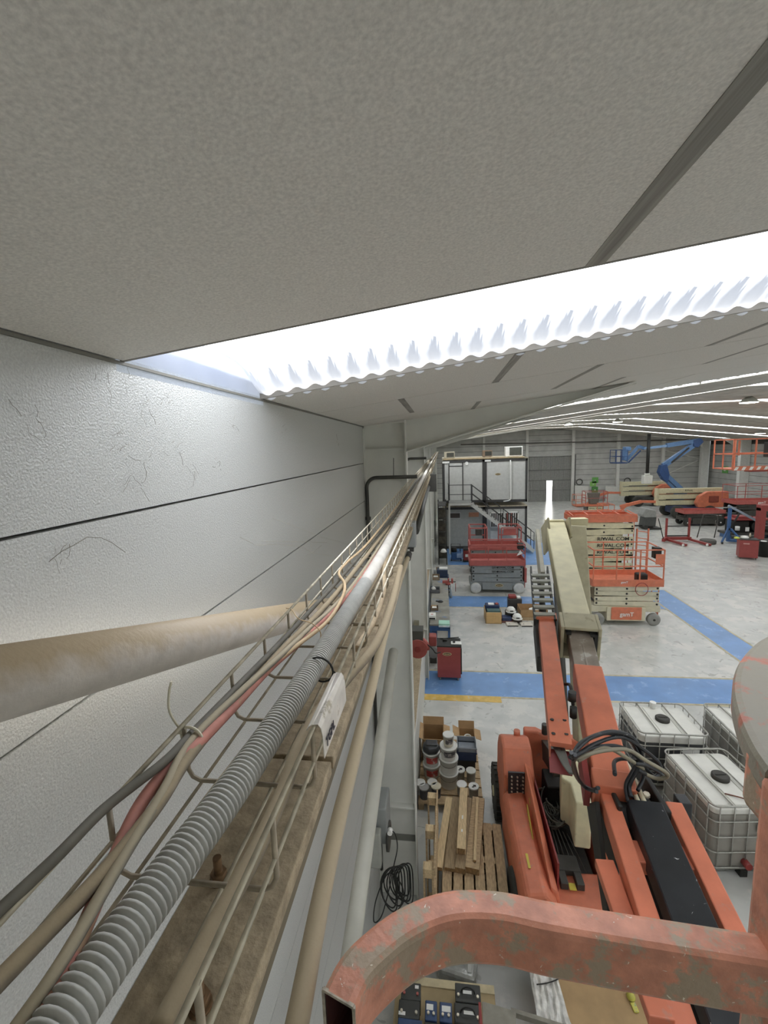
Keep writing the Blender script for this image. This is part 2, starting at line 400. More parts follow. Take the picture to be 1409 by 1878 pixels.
# ceiling -------------------------------------------------------------
M_ceil = mat('stippled_ceiling_board', 'dcd9d2', .75, var=.07, vscale=170, bump=.16, bscale=200)
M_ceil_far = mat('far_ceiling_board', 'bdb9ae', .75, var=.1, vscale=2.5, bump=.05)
M_trimd = mat('grey_ceiling_joint', '86827a', .7, var=.06)
ce = tag(bpy.data.objects.new('ceiling', None), kind='structure'); COL.objects.link(ce)
SKY = [(-10.73,-9.73),(-4.73,-3.73),(1.26,2.28)]+[(7.92+6.0*k,8.58+6.0*k) for k in range(7)]
def roofbox(x0,x1,y0,y1,dz0,dz1):
    mb = MB(); xs = [x0]+[x for x in (X1,X2) if x0 < x < x1]+[x1]
    for a,b in zip(xs,xs[1:]):
        mb.prism([(y0,0),(y1,0),(y1,1),(y0,1)], lambda p,q:(a,p,roofz(a)+(dz0 if q==0 else dz1)), lambda p,q:(b,p,roofz(b)+(dz0 if q==0 else dz1)))
    return mb
# outer roof skin pieces between the skylights (kept clear of the openings)
ys = [-14.3]+[v for s_ in SKY for v in s_]+[YE+.3]
for k in range(0, len(ys), 2):
    obj('roof_deck', roofbox(XL-.25,XR+.3,ys[k],ys[k+1],.035,.12), mat('dark_roof_skin','3b3a37',.8), ce)  # unseen outer face darkened so sunlight does not bounce onto the skylights
for s_ in SKY: obj('roof_deck', roofbox(25.78,XR+.3,s_[0]-.05,s_[1]+.05,0,.12), M_trimd, ce); obj('ceiling_panel', roofbox(25.8,XR,s_[0],s_[1],-.005,.0), M_ceil_far, ce)
for s_ in SKY: obj('roof_deck', roofbox(XL-.25,XL-.01,s_[0]-.05,s_[1]+.05,0,.12), M_trimd, ce)
def bands(y0,y1):
    out = []
    n = max(1, round((y1-y0)/1.17)); return [(y0+(y1-y0)*i/n, y0+(y1-y0)*(i+1)/n) for i in range(n)]
plan = [((-3.73,-1.3),None,.39),((-1.3,1.26),None,.39),((2.28,3.32),(-1.0,.39,1.77,3.15,4.5,5.9,7.3,8.7),None),((3.32,4.64),(-.28,1.10,2.45,3.8,5.2,6.6,8.0),None),((4.64,5.85),(-.3,1.75,3.8,5.9,8.0),None),((5.85,7.75),(.9,3.0,5.1,7.2),None)]
def band(y0,y1,joints,m=M_ceil,gx=.022):
    js = [XL+.012]+sorted(j for j in joints if XL+.05 < j < X1-.1)+[X1]
    for i,(a,b) in enumerate(zip(js,js[1:])):
        obj('ceiling_panel', roofbox(a+(gx if i else 0),b-(gx if i < len(js)-2 else 0),y0+.006,y1-.006,0,.03), m, ce)
band(-3.73,1.25,(-1.0,.39,3.2,6.0))
band(2.28,3.32,(.39,1.77,3.15,4.5,5.9,7.3)); band(3.32,4.64,(-.28,1.10,2.45,3.8,5.2,6.6,8.0)); band(4.64,5.85,(.39,1.75,3.8,5.9,8.0)); band(5.85,7.91,(.9,3.0,5.1,7.2),gx=.012)
for y0,y1 in ((-14,-10.73),(-9.73,-4.73)): obj('ceiling_panel', roofbox(XL+.012,XR,y0,y1,0,.03), M_ceil, ce)
for k in range(1, len(SKY)):
    y0 = SKY[k][1]; y1 = SKY[k+1][0] if k+1 < len(SKY) else YE
    if k == 0: continue
    if k == 1: continue
    if k == 2:
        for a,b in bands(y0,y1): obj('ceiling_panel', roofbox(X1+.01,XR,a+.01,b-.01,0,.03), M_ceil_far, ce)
        continue
    for a,b in bands(y0,y1):
        for x0,x1 in ((XL+.012,4.5),(4.5,X1),(X1,X2),(X2,20),(20,XR)):
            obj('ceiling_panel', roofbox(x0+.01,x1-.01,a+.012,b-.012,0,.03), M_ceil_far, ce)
obj('ceiling_panel', roofbox(X1+.01,XR,-3.73,1.26,0,.03), M_ceil, ce)

# translucent corrugated skylights ------------------------------------
m = bpy.data.materials.new('translucent_skylight'); m.use_nodes = True; nt = m.node_tree
for n in list(nt.nodes): nt.nodes.remove(n)
o_ = nt.nodes.new('ShaderNodeOutputMaterial'); tr = nt.nodes.new('ShaderNodeBsdfTranslucent'); em = nt.nodes.new('ShaderNodeEmission'); ad = nt.nodes.new('ShaderNodeAddShader')
no = nt.nodes.new('ShaderNodeTexNoise'); no.inputs['Scale'].default_value = 3; rp = nt.nodes.new('ShaderNodeValToRGB'); rp.color_ramp.elements[0].color = (.72,.77,.88,1); rp.color_ramp.elements[1].color = (.9,.93,1,1)
tcn = nt.nodes.new('ShaderNodeTexCoord'); nt.links.new(tcn.outputs['Object'], no.inputs['Vector']); nt.links.new(no.outputs['Fac'], rp.inputs[0]); nt.links.new(rp.outputs[0], tr.inputs[0])
em.inputs[0].default_value = (.86,.92,1,1); em.inputs[1].default_value = SKY_NEAR = .16
nt.links.new(tr.outputs[0], ad.inputs[0]); nt.links.new(em.outputs[0], ad.inputs[1]); nt.links.new(ad.outputs[0], o_.inputs[0])
M_sky = m
m = bpy.data.materials.new('daylit_skylight'); m.use_nodes = True; nt = m.node_tree
for n in list(nt.nodes): nt.nodes.remove(n)
o_ = nt.nodes.new('ShaderNodeOutputMaterial'); em = nt.nodes.new('ShaderNodeEmission'); em.inputs[0].default_value = (.93,.96,1,1); em.inputs[1].default_value = SKY_EMIT; nt.links.new(em.outputs[0], o_.inputs[0])
M_skyfar = m
def corrugated(x0,x1,y0,y1,pitch,amp,near):
    mb = MB(); n = int((x1-x0)/pitch*8); prof = [(y1,.0),(y1-.1*(y1-y0),.052),(y1-.2*(y1-y0),.108),(y1-.28*(y1-y0),.132),(y1-.4*(y1-y0),.142),(y1-.70*(y1-y0),.135),(y0,.11)] if near else [(y1,.03),(y0,.03)]
    vs = []; k = len(prof)
    for i in range(n+1):
        x = x0+(x1-x0)*i/n; dz = amp*math.cos(2*PI*(x-x0)/pitch)
        for y,z in prof: vs.append((x,y,roofz(x)+z+dz))
    fs = [(i*k+j,i*k+j+1,(i+1)*k+j+1,(i+1)*k+j) for i in range(n) for j in range(k-1)]
    return mb.add(vs,fs,True)
names = ['nearest','second','third','fourth','fifth','sixth','seventh','eighth']
for k,(y0,y1) in enumerate(SKY):
    if k in (1,2):
        w = tag(bpy.data.objects.new('window_%d' % (k+1), None), 'wide translucent corrugated rooflight nearest the camera' if k == 2 else 'translucent corrugated rooflight behind the camera', kind='structure'); COL.objects.link(w)
        obj('corrugated_sheet', corrugated(XL,10,y0-.03,y1+.04,.098,.0095,True), M_sky, w)
        obj('rooflight_frame', roofbox(XL,10,y0-.012,y0,0,.17), M_trimd, w)
        obj('rooflight_frame', roofbox(XL,10,y1,y1+.012,-.001,.035), M_trimd, w)
        obj('far_sheet', corrugated(10,25.8,y0-.03,y1+.04,.3,.01,False), M_skyfar, w)
        obj('gable_sheet', MB().box(XL-.004,XL,y0-.03,y1+.04,6.5,6.75), M_sky, w)
    else:
        w = struct('window_%d' % (k+1), corrugated(XL-.02,25.8,y0,y1,.3,.01,False), M_skyfar); w['label'] = 'bright rooflight strip across the roof, %s one from the camera' % names[max(k-2,0)] if k > 2 else 'rooflight strip far behind the camera'
for y0,y1,js in ((-3.73,1.25,(-1.0,.39,3.2)),(2.28,3.32,(.39,1.77,3.15,4.5)),(3.32,4.64,(-.28,1.10,2.45,3.8)),(4.64,5.85,(.39,1.75,3.8))):
    for j in js:
        if j > XL: obj('joint_strip', roofbox(j-.024,j+.024,y0+.006,y1-.006,-.0015,.02), mat('joint_strip_grey','918e86',.6,var=.16,vscale=30,stretch=(3,.1,1)), ce)

# hanging lamps
ml = mat('lamp_glow','ffffff',.5,emit='fff8ea',estr=9)
for i,(u,v,Y,lab) in enumerate(((1374,738,18.4,'large round hanging bay lamp nearest the camera'),(1133,774,31.7,'small round bay lamp above the blue lift'),(1043,779,33.1,'small round bay lamp above the sliding door'),(1395,790,34.0,'round bay lamp above the raised orange basket'))):
    p = PY(u,v,Y); p.z = min(p.z, roofz(p.x)-.2)
    t = thing('bay_lamp', lab, 'lamp', p, group=None)
    zc = roofz(p.x)-p.z
    obj('shade', MB().lathe((0,0,0),[(.3,0),(.3,.03),(.16,.16),(.08,.2)],20), M_offwhite, t)
    obj('diffuser', MB().lathe((0,0,0),[(.27,-.02),(.29,.002)],20), ml, t)
    obj('stem', MB().cyl((0,0,.19),(0,0,zc-.012),.02,6), M_steel_dk, t)

# cobwebs: dusty threads hanging on the wall and ceiling -------------
cw = MB()
def wander(p, d, n, step, wob, r, plane):
    pts = [Vector(p)]; d = Vector(d)
    for i in range(n):
        j = Vector((random.uniform(-1,1),random.uniform(-1,1),random.uniform(-1,1)))*wob
        if plane == 'x': j.x *= .15
        else: j.z *= .1
        d = (d+j).normalized(); pts.append(pts[-1]+d*step)
    return pts
for (u,v) in ((235,700),(265,850),(270,740),(215,800),(320,820),(430,780),(355,865),(110,1010),(520,790),(190,690),(60,760),(300,730),(400,850),(250,880),(620,810)):
    p = PX(u,v,XL+.012)
    for q in range(5): cw.tube(wander(p+Vector((0,random.uniform(-.03,.03),random.uniform(-.03,.03))), (0,random.uniform(-1,1),random.uniform(-1,.3)), random.randint(2,9), random.uniform(.003,.009), .5, 0, 'x'), random.uniform(.0003,.0007), 4)
for (u,v) in ((60,1020),(100,1010)):
    cw.tube([PX(*q,XL+.012) for q in ((90,1030),(112,1012),(135,1000),(160,985),(185,986),(205,995),(230,1013))], .0008, 4)
o = single('cobwebs', cw, mat('cobweb_grey','857f70',.9), 'dusty cobweb threads clinging to the upper left wall', 'cobweb'); stuff(o)
cw = MB()
for pts in (((440,985),(470,1000),(510,998),(555,1003),(575,1015),(610,1020)),((500,950),(540,965),(590,985),(640,998)),((480,992),(600,995)),((560,1020),(575,1012),(590,1000))):
    cw.tube([PX(*q,XL+.05) for q in pts], .0011, 4)
o = single('cobwebs', cw, mat('cobweb_white','c9c6ba',.9), 'pale cobweb strands above the cable tray', 'cobweb'); stuff(o)
for (x,y) in ((-.3,1.12),(.1,1.05),(.25,.95),(-.6,1.1)):
    pass

# =====================================================================
#               CABLE TRAY AND PIPES ALONG THE LEFT WALL
# =====================================================================
TZ, TX0, TX1, TH = 5.75, -.396, -.194, .094
t = thing('cable_tray', 'long wire mesh cable tray running beside the wall to the far end', 'cable tray', (0,0,TZ))
wires = [(TX0,TH),(TX0,TH*.5),(TX1,TH),(TX1,TH*.45),(TX0+.02,-.003),(-.33,-.003),(-.262,-.003),(TX1-.018,-.003)]
for x,z in wires:
    obj('side_wire' if z > .01 else 'floor_wire', MB().tube([(x,.12,z),(x,48,z)], .0036 if z > .08 else .0028, 6), M_steel, t)
rw = MB().tube([(TX0,0,TH+.002),(TX0,0,.018),(TX0+.006,0,.006),(TX0+.018,0,0),(TX1-.018,0,0),(TX1-.006,0,.006),(TX1,0,.018),(TX1,0,TH+.002)], .0034, 6).mesh('rung')
ry = .268; n = 0
while ry < 16:
    obj('rung', rw, M_steel_dusty, t, loc=(0,ry,0)); ry += .1575; n += 1
fw = MB()
while ry < 47.5:
    fw.tube([(TX0,ry,TH),(TX0,ry,0),(TX1,ry,0),(TX1,ry,TH)], .0036, 4); ry += .1575
stuff(obj('rung', fw, M_steel_dusty, t))
# dusty ledge profile under the tray with its slabs and bolt
t = thing('wall_channel', 'dust covered steel channel carrying the cable tray', 'channel', (0,0,0))
y = .1; k = 0
while y < 30:
    y1 = y+.62 if y < 8 else 30
    obj('cover_plate', MB().box(-.335,-.205,y+.006,y1-.006,5.668,5.693), M_dustbeige, t, bevel=.002 if y<3 else 0); y = y1
obj('channel_web', MB().box(-.33,-.21,.1,30,5.64,5.668), mat('dusty_dark','6f6653',.9,var=.1), t)
for yb,xb in ((PZ(402,1614,5.693).y,PZ(402,1614,5.693).x),(PZ(368,1846,5.693).y,PZ(368,1846,5.693).x)):
    t = thing('anchor_bolt', 'rusty threaded bolt and nut standing on the dusty channel' if yb > .4 else 'rusty bolt end at the bottom edge of the channel', 'bolt', (xb,yb,5.693))
    obj('bolt_rod', MB().cyl((0,0,0),(0,0,.034),.0055,12), mat('rusty_steel','7d6245',.6,metal=.4,var=.2,vscale=80), t)
    obj('nut', MB().cyl((0,0,.004),(0,0,.013),.0105,6), mat('rusty_steel','7d6245'), t)
    obj('washer', MB().cyl((0,0,.0),(0,0,.003),.012,16), mat('rusty_steel','7d6245'), t)

# corrugated conduit
t = thing('flexible_conduit', 'thick grey corrugated conduit lying along the middle of the cable tray', 'conduit', (0,0,0))
cpts = [(-.318,.10,5.79),(-.318,.25,5.79),(-.308,.387,5.79),(-.292,.542,5.79),(-.28,.813,5.79),(-.272,1.21,5.79),(-.262,1.866,5.79),(-.27,3.4,5.785),(-.27,6,5.785),(-.29,12,5.785),(-.29,30,5.785),(-.29,47,5.785)]
sp = smooth_path(cpts, 12)
def along(path, step):
    out = [path[0]]; acc = 0
    for a,b in zip(path, path[1:]):
        L_ = (b-a).length; d = step-acc
        while d <= L_: out.append(a+(b-a)*(d/L_)); d += step
        acc = (acc+L_) % step if L_ >= step-acc else acc+L_
    return out
near = [p for p in sp if p.y < 1.5]
pitch = .0079; fine = along(near, pitch/5); rad = [.0218+(.0022 if (i%5) in (1,2,3) else -.0028) for i in range(len(fine))]
M_cond = mat('grey_conduit_plastic','b4b4ad',.5,var=.05,vscale=40,wear='a09a8b',wscale=14,wamt=.3)
obj('corrugated_section', MB().tube(fine, .03, 18, radii=rad), M_cond, t)
farp = [near[-1]]+[p for p in sp if p.y >= 1.5]
obj('smooth_section', MB().tube(farp, .0235, 14), mat('dusty_white_conduit','cfcac0',.55,var=.06,vscale=20), t)

# loose cables
M_cab = {'beige':mat('dusty_beige_cable','b5a284',.7,var=.1,vscale=30,bump=.1), 'brown':mat('dusty_brown_cable','857a68',.8,var=.12,vscale=30,bump=.15,dust='9a8b70'), 'grey':mat('dusty_grey_cable','827c6e',.75,var=.1,vscale=30,bump=.1,dust='a39880'),
  'dark':mat('dark_dusty_cable','5f5b50',.7,var=.1,vscale=30), 'pink':mat('faded_pink_cable','b2786a',.7,var=.12,vscale=25,wear='a08468',wscale=12,wamt=.45), 'tan':mat('light_tan_cable','c6ad88',.7,var=.08,vscale=30)}
def zpath(pts): return smooth_path([PZ(u,v,z) for u,v,z in pts], 10)
cables = [
 ('dark grey cable resting on the left top wire of the tray','dark',.0062,[(-60,1725,5.85),(100,1575,5.85),(195,1480,5.845),(300,1398,5.84),(352,1345,5.83),(440,1255,5.82),(560,1130,5.80),(660,1020,5.79),(730,935,5.79)]),
 ('thick grey brown cable crossing low under the white tie','brown',.0085,[(-80,1880,5.82),(60,1735,5.82),(190,1600,5.82),(290,1475,5.825),(345,1390,5.825),(420,1300,5.81),(520,1190,5.80),(620,1085,5.79),(715,965,5.785)]),
 ('pale grey cable curving through the white tie','grey',.0065,[(20,1900,5.80),(110,1770,5.81),(210,1600,5.82),(300,1450,5.83),(350,1360,5.83),(440,1270,5.82),(560,1160,5.80),(650,1070,5.79),(720,965,5.785)]),
 ('faded pink cable running beside the conduit','pink',.0085,[(30,1950,5.79),(110,1800,5.80),(195,1610,5.81),(255,1480,5.82),(310,1410,5.825),(355,1372,5.825),(430,1295,5.81),(500,1220,5.80),(575,1155,5.79),(640,1090,5.785),(705,1000,5.78)]),
 ('thin twin brown cable left of the thick brown one','grey',.0045,[(130,1850,5.768),(250,1650,5.768),(345,1510,5.768),(440,1385,5.768),(540,1255,5.768),(620,1150,5.768),(700,1030,5.768)]),
 ('thick dusty cable lying next to the corrugated conduit','brown',.0095,[(60,1960,5.768),(190,1770,5.768),(310,1600,5.768),(400,1475,5.768),(490,1340,5.768),(570,1230,5.768),(650,1125,5.768),(715,1020,5.768)]),
 ('thick dusty cable on the right side of the conduit','brown',.0115,[(290,1900,5.77),(400,1690,5.77),(470,1560,5.77),(520,1450,5.77),(548,1370,5.77),(590,1300,5.77),(640,1240,5.77),(690,1180,5.775),(718,1110,5.775),(735,1040,5.775)]),
 ('thin tan cable on the left floor of the tray','tan',.0045,[(560,1215,5.765),(600,1165,5.768),(650,1100,5.768),(690,1050,5.768),(742,950,5.768)]),
 ('tan cable looping out over the side of the tray','tan',.005,[(440,1270,5.80),(530,1195,5.80),(600,1140,5.80),(628,1095,5.80),(632,1070,5.80),(622,1050,5.81),(640,1028,5.80),(680,990,5.80),(730,925,5.79),(760,880,5.78)]),
 ('beige cable bundle right of the white conduit','beige',.009,[(655,1190,5.765),(690,1130,5.765),(704,1080,5.77),(706,1030,5.775),(722,990,5.775),(745,945,5.775),(765,905,5.77)]),
 ('dark cable along the far left part of the tray','dark',.012,[(680,1010,5.775),(727,940,5.775),(760,890,5.775),(782,860,5.775),(797,838,5.775)]),
 ('dark cable along the far right part of the tray','dark',.012,[(745,960,5.765),(768,905,5.765),(786,868,5.765),(801,836,5.765)]),
]
for lab,c,r,pts in cables:
    single('cable', MB().tube(zpath(pts), r, 8), M_cab[c], lab, 'cable')
# ties
def tie(name,lab,m,c,rx,rz_,r,tail=None):
    t = thing(name, lab, 'cable tie', c)
    obj('loop', MB().tube([(rx*math.cos(a)*1, -.25*rx*math.cos(a), rz_*math.sin(a)) for a in [2*PI*i/20 for i in range(20)]], r, 6, closed=True), m, t)
    obj('head', MB().cb((-rx,.25*rx,rz_*.4),(.008,.008,.007)), m, t)
    if tail: obj('tail', MB().tube(smooth_path(tail,4), r*.8, 5), m, t)
p = PZ(352,1352,5.825)
tie('cable_tie','long white cable tie round the bundle with its tail standing up',mat('yellowed_nylon','d3cdb6',.5),p,.02,.016,.0024,[(-.02,.005,.006),(-.032,.0,.04),(-.03,.0,.07),(-.024,0,.09)])
p = PZ(588,1228,5.79)
tie('cable_tie','black cable tie strapping the corrugated conduit',M_black,p,.029,.027,.0022,[(.029,-.005,0),(.043,-.01,-.012),(.041,-.02,-.03)])
single('string', MB().tube(zpath([(525,1115,5.84),(535,1118,5.845),(548,1135,5.84),(572,1143,5.825),(588,1160,5.80),(585,1182,5.78)]), .0014, 5), M_cab['tan'], 'thin beige string tied over the tray wires above the big tube', 'string')
# white label plate folded over the right tray wire
t = thing('tray_label', 'white label plate with faded black letters hooked on the tray wire', 'label', (TX1+.004,.665,TZ+TH))
wp = mat('aged_white_label','d8d2c6',.5,var=.06,vscale=30,wear='a89e88',wscale=18,wamt=.4)
obj('label_plate', MB().sweep([(-.014,0,-.004),(-.010,0,.002),(-.004,0,.006),(.004,0,.006),(.008,0,.0),(.010,0,-.012),(.011,0,-.048)], .155, .0012, up=(1,0,.2)), wp, t)
text('lettering','TGPL',.023,mat('faded_black_ink','2c2a33',.6),t,(.0128,-.042,-.031),(PI/2,0,PI/2),.0004)
# beige pipe hung at the right of the tray
M_pipe = mat('dusty_beige_pipe','aca08a',.75,var=.08,vscale=20,bump=.12,dust='b0a184')
t = thing('beige_pipe', 'long dusty beige pipe hanging just right of the cable tray', 'pipe', (0,0,0))
pp = [PZ(528,1960,5.5),PZ(545,1878,5.5),PZ(608,1560,5.5),PZ(672,1300,5.5),PZ(709,1150,5.5),PZ(736,1058,5.5),PZ(750,1018,5.5)]
obj('pipe_body', MB().tube(smooth_path(pp,8), .0165, 14), M_pipe, t)
obj('coupling', MB().cyl(pp[-1]-Vector((.0,.1,0)),pp[-1]+Vector((0,.03,0)),.022,12), M_steel_dk, t)
p = pp[-1]
t = thing('pull_box', 'flat grey metal box at the end of the beige pipe', 'box', (p.x+.003,p.y+.16,p.z+.13))
obj('box_body', MB().box(-.10,.045,-.10,.02,-.09,.09), M_grey_m, t, bevel=.006)
obj('bracket', MB().box(-.08,-.05,-.12,-.08,-.115,-.09).box(.0,.03,-.12,-.08,-.115,-.09).box(-.08,.03,-.08,-.05,-.105,-.09), M_steel_dk, t)
t = thing('dark_pipe', 'dark pipe running on beyond the flat grey box', 'pipe', (0,0,0))
obj('pipe_body', MB().tube([PZ(762,974,5.55),PZ(776,925,5.5),PZ(786,893,5.5)], .035, 8), M_steel_dk, t)
q = PZ(788,885,5.55)
single('pull_box', MB().cb(tuple(q),(.28,.2,.35)), mat('dark_box','3b3a36',.6), 'small dark box hanging under the far tray', 'box', bevel=.01)
# bent dark conduits leaving the tray and going down the columns
def bent(y,x0,x1,z,zb,r,lab,cat='conduit'):
    x0 = max(x0, -.93+r+.012)
    pts = [(x1,y,z)]+[Vector(p) for p in arc((x0+.12,y,z-.12),.12,90,180,6)]+[(x0,y,zb)]
    t = thing('bent_conduit', lab, cat, (0,0,0))
    obj('pipe_body', MB().tube(pts, r, 8), M_steel_dk, t)
    for zz in (z-.5,): obj('clamp', MB().cb((x0,y+.02,zz),(r*3,.03,.04)), M_steel_dk, t)
a = PY(664,930,5.3); b = PY(700,876,5.3)
bent(5.32,a.x,-.28,b.z,.5,.022,'dark conduit with a wide bend going down the nearest column')
a = PY(745,870,11.2); b = PY(760,841,11.2)
bent(11.2,a.x,-.35,b.z,1,.03,'dark conduit bending down the second column')
for (u,v0,v1,y,lab) in ((722,840,880,5.33,'thin dark rod standing on the nearest bent conduit'),):
    a = PY(u,v0,y); b = PY(u,v1-4,y); single('rod', MB().cyl(a,b,.004 if y<6 else .007,6), M_steel_dk, lab, 'rod')

# wind braces: big tubes in the wall bay
M_tube = mat('dusty_white_tube','cdc5ba',.42,var=.05,vscale=12,bump=.12,bscale=60,dust='b3a184')
t = thing('brace_tube', 'thick dusty white brace tube slanting across the wall under the tray', 'tube', (0,0,0))
a = dep = PX(0,1252,-.74); b = Vector((-.62,5.3,4.46)); d = (b-a).normalized()
obj('tube_body', MB().cyl(a-d*.9,b,.063,24), M_tube, t)
obj('end_plate', MB().cb(tuple(b),(.012,.2,.2)), M_col, t)
t = thing('brace_tube', 'grey painted brace tube dropping steeply between the pipe and the column', 'tube', (0,0,0))
a = Vector((-.62,5.2,4.3)); b = PX(640,1680,-.6); d = (b-a).normalized()
obj('tube_body', MB().cyl(PX(722,1195,-.60), PX(600,2050,-.6),.058,20), mat('grey_tube_paint','bdbbae',.5,var=.04), t)

# grey motor unit and cable coil at the foot of the nearest column
t = thing('wall_motor', 'grey box shaped motor unit fixed beside the foot of the nearest column', 'motor', (0,0,0))
Yq = 4.6
def pq(u,v,dy=0): return PY(u,v,Yq+dy)
a = pq(686,1482); b = pq(711,1550)
obj('motor_housing', MB().box(a.x,b.x,Yq,Yq+.35,b.z,a.z), M_grey_m, t, world=True, bevel=.02)
a = pq(677,1508); b = pq(705,1578)
obj('motor_cover', MB().box(a.x,b.x-.02,Yq-.12,Yq-.01,b.z,a.z-.04), mat('light_grey_cover','a7a89f',.5), t, world=True, bevel=.015)
a = pq(697,1545); b = pq(706,1590)
obj('fan_disc', MB().cyl((b.x+.03,Yq+.1,a.z),(b.x+.06,Yq+.1,a.z),.16,20), M_steel_dk, t, world=True)
cb = MB()
for i in range(9):
    x = -.66+.025*i+random.uniform(-.02,.02); zt = PY(690,1578,4.5).z; l = random.uniform(.42,.6)
    cb.tube([(x+.09*math.sin(a)+.02*math.cos(a*2), 4.42+.02*i*.5, zt-l/2+l/2*math.cos(a)) for a in [2*PI*k/24 for k in range(24)]], .008, 6, closed=True)
single('cable_coil', cb, M_black, 'black electric cable coiled and hung beside the grey motor unit', 'cable')
pts = [PY(u,v,4.5) for u,v in ((715,1522),(725,1530),(729,1555),(722,1590),(714,1630),(700,1680),(686,1690),(690,1650),(712,1602),(735,1620),(741,1650),(728,1672))]
single('power_cord', MB().tube(smooth_path(pts,6),.007,6), M_black, 'black cord looping out beside the column foot', 'cord')
single('socket', MB().cyl(PY(716,1521,4.5),PY(716,1521,4.5)+Vector((0,-.06,0)),.028,14), M_white, 'round white plug on the black cord', 'plug')

# =====================================================================
#                    FOREGROUND: THE BOOM LIFT
# =====================================================================
# basket rails of the lift the photographer stands in
t = thing('lift_basket', 'scuffed orange square-tube rail of the lift basket at the bottom edge', 'lift basket', (0,0,4.4))
top = [(-.134,.40),(-.142,.440),(-.138,.472),(-.109,.527),(-.062,.570),(.002,.6005),(.077,.6085),(.155,.600),(.295,.590),(.42,.582),(.56,.574)]
top = [(0,0),(-.1425,.468),(-.131,.500),(-.109,.529)]+top[4:]
path = smooth_path([(x,y,5.55-.043) for x,y in top[1:]], 6)
obj('top_rail', MB().sweep(path,.050,.086,caps=False,ch=.010), M_orange_near, t, world=True)
inner = smooth_path([(x,y,5.55-.043) for x,y in top[1:]], 6)
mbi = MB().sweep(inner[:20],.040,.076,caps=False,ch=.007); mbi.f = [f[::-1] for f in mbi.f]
obj('rail_bore', mbi, mat('rail_bore_shade','4a2620',.7,var=.1), t, world=True)  # dark colour paints the shade inside the open rail end
d0 = (path[1]-path[0]).normalized()
rim = MB(); r_ = d0.cross(Vector((0,0,1))).normalized(); c0 = path[0]
for a,b in (((-.023,-.041),(.023,-.041)),((.023,-.041),(.023,.041)),((.023,.041),(-.023,.041)),((-.023,.041),(-.023,-.041))):
    rim.beam(c0+r_*a[0]+Vector((0,0,a[1])), c0+r_*b[0]+Vector((0,0,b[1])), .004, .004)
obj('rail_rim', rim, mat('worn_bare_steel','a39a8a',.45,metal=.4,var=.2,vscale=80), t, world=True)
# upper corner rail at the right: outline of its top outer edge
oe = [(.87,1.17),(.741,1.074),(.673,1.018),(.592,.932),(.525,.835),(.48,.745),(.452,.67),(.44,.62)]
W_ = .085
pts = []
for i,(x,y) in enumerate(oe):
    a = Vector(oe[max(i-1,0)]); b = Vector(oe[min(i+1,len(oe)-1)]); tt = (b-a).normalized(); nrm = Vector((-tt.y,tt.x))
    if nrm.x < 0: nrm = -nrm
    pts.append(Vector((x,y,5.80-.026))+Vector((nrm.x,nrm.y,0))*W_/2)
M_worntop = mat('worn_painted_steel','b5705c',.5,var=.12,vscale=20,wear='8a8474',wscale=10,wamt=.56,bump=.2,bscale=50)
sp_ = smooth_path(pts,5)
obj('corner_rail', MB().sweep(sp_,W_,.052,ch=.012,up=(0,0,1)), M_worntop, t, world=True)
p = Vector(sp_[-1])
obj('corner_post', MB().box(.435,.53,.565,.625,4.4,5.785), M_orange_near, t, world=True, bevel=.012)
obj('corner_gusset', MB().box(.452,.53,.60,.685,5.69,5.785), M_orange_near, t, world=True, bevel=.012)
obj('basket_post', MB().box(-.16,-.11,-.2,-.15,4.4,5.5), M_orange_near, t, world=True, bevel=.008)
obj('top_rail', MB().sweep([(.48,.56,5.5),(.9,.55,5.5)],.05,.086,ch=.01), M_orange_near, t, world=True)
obj('basket_floor', MB().box(-.2,1.0,-.75,.35,4.38,4.41), M_steel_dk, t, world=True)
obj('toe_rail', MB().sweep([(-.16,-.7,4.5),(-.16,.1,4.5)],.05,.05), M_orange_near, t, world=True)

# ---- boom structure ----
t = thing('articulated_boom_lift', 'orange and cream boom lift with its arm rising from the chassis below the camera', 'boom lift', (1.5,5.6,0))
def W(name, mb, m, bevel=0, label=None, parent=None): return obj(name, mb, m, parent or t, world=True, bevel=bevel, label=label)
A = Vector((1.93,7.8,4.80)); B = Vector((1.47,4.86,4.16)); dB = (B-A).normalized()
def bm(y): return A+dB*((y-A.y)/dB.y)
boom = W('main_boom', MB().beam(A,B,.30,.26), M_cream, .02)
# collar
c0 = bm(4.98); c1 = bm(4.70)
mb = MB(); 
up = dB.cross(Vector((0,0,1))).normalized().cross(dB).normalized()
rt = dB.cross(Vector((0,0,1))).normalized()
def ring(mb,a,b,w,h,th):
    for sx in (-1,1): mb.beam(a+rt*sx*(w/2-th/2), b+rt*sx*(w/2-th/2), th, h, up=up)
    for sz in (-1,1): mb.beam(a+up*sz*(h/2-th/2), b+up*sz*(h/2-th/2), w-2*th, th, up=up)
ring(mb,c0,c1,.40,.40,.035)
W('boom_collar', mb, M_cream_d, .008)
W('inner_boom', MB().beam(bm(4.95),bm(4.18)-up*.02,.235,.2,up=up).beam(bm(4.9)+up*.082,bm(4.19)+up*.082,.02,.02,up=up), mat('greasy_grey_tube','8f8476',.45,var=.15,wear='b5b0a6',wscale=6,wamt=.4), .008)
W('slide_pads', MB().beam(c0+up*.1-rt*.12,c1-dB*-.01+up*.12-rt*.12,.05,.03,up=up).beam(c0+up*.1+rt*.12,c1+up*.12+rt*.12,.05,.03,up=up).beam(c0-rt*.15,c1-rt*.15,.03,.25,up=up), M_black)
W('fly_boom', MB().beam(bm(4.25),bm(3.0),.25,.22,up=up), M_orange, .012)
W('fly_boom_lip', MB().beam(bm(3.12)+up*.0,bm(2.98),.275,.245,up=up), M_orange, .01)
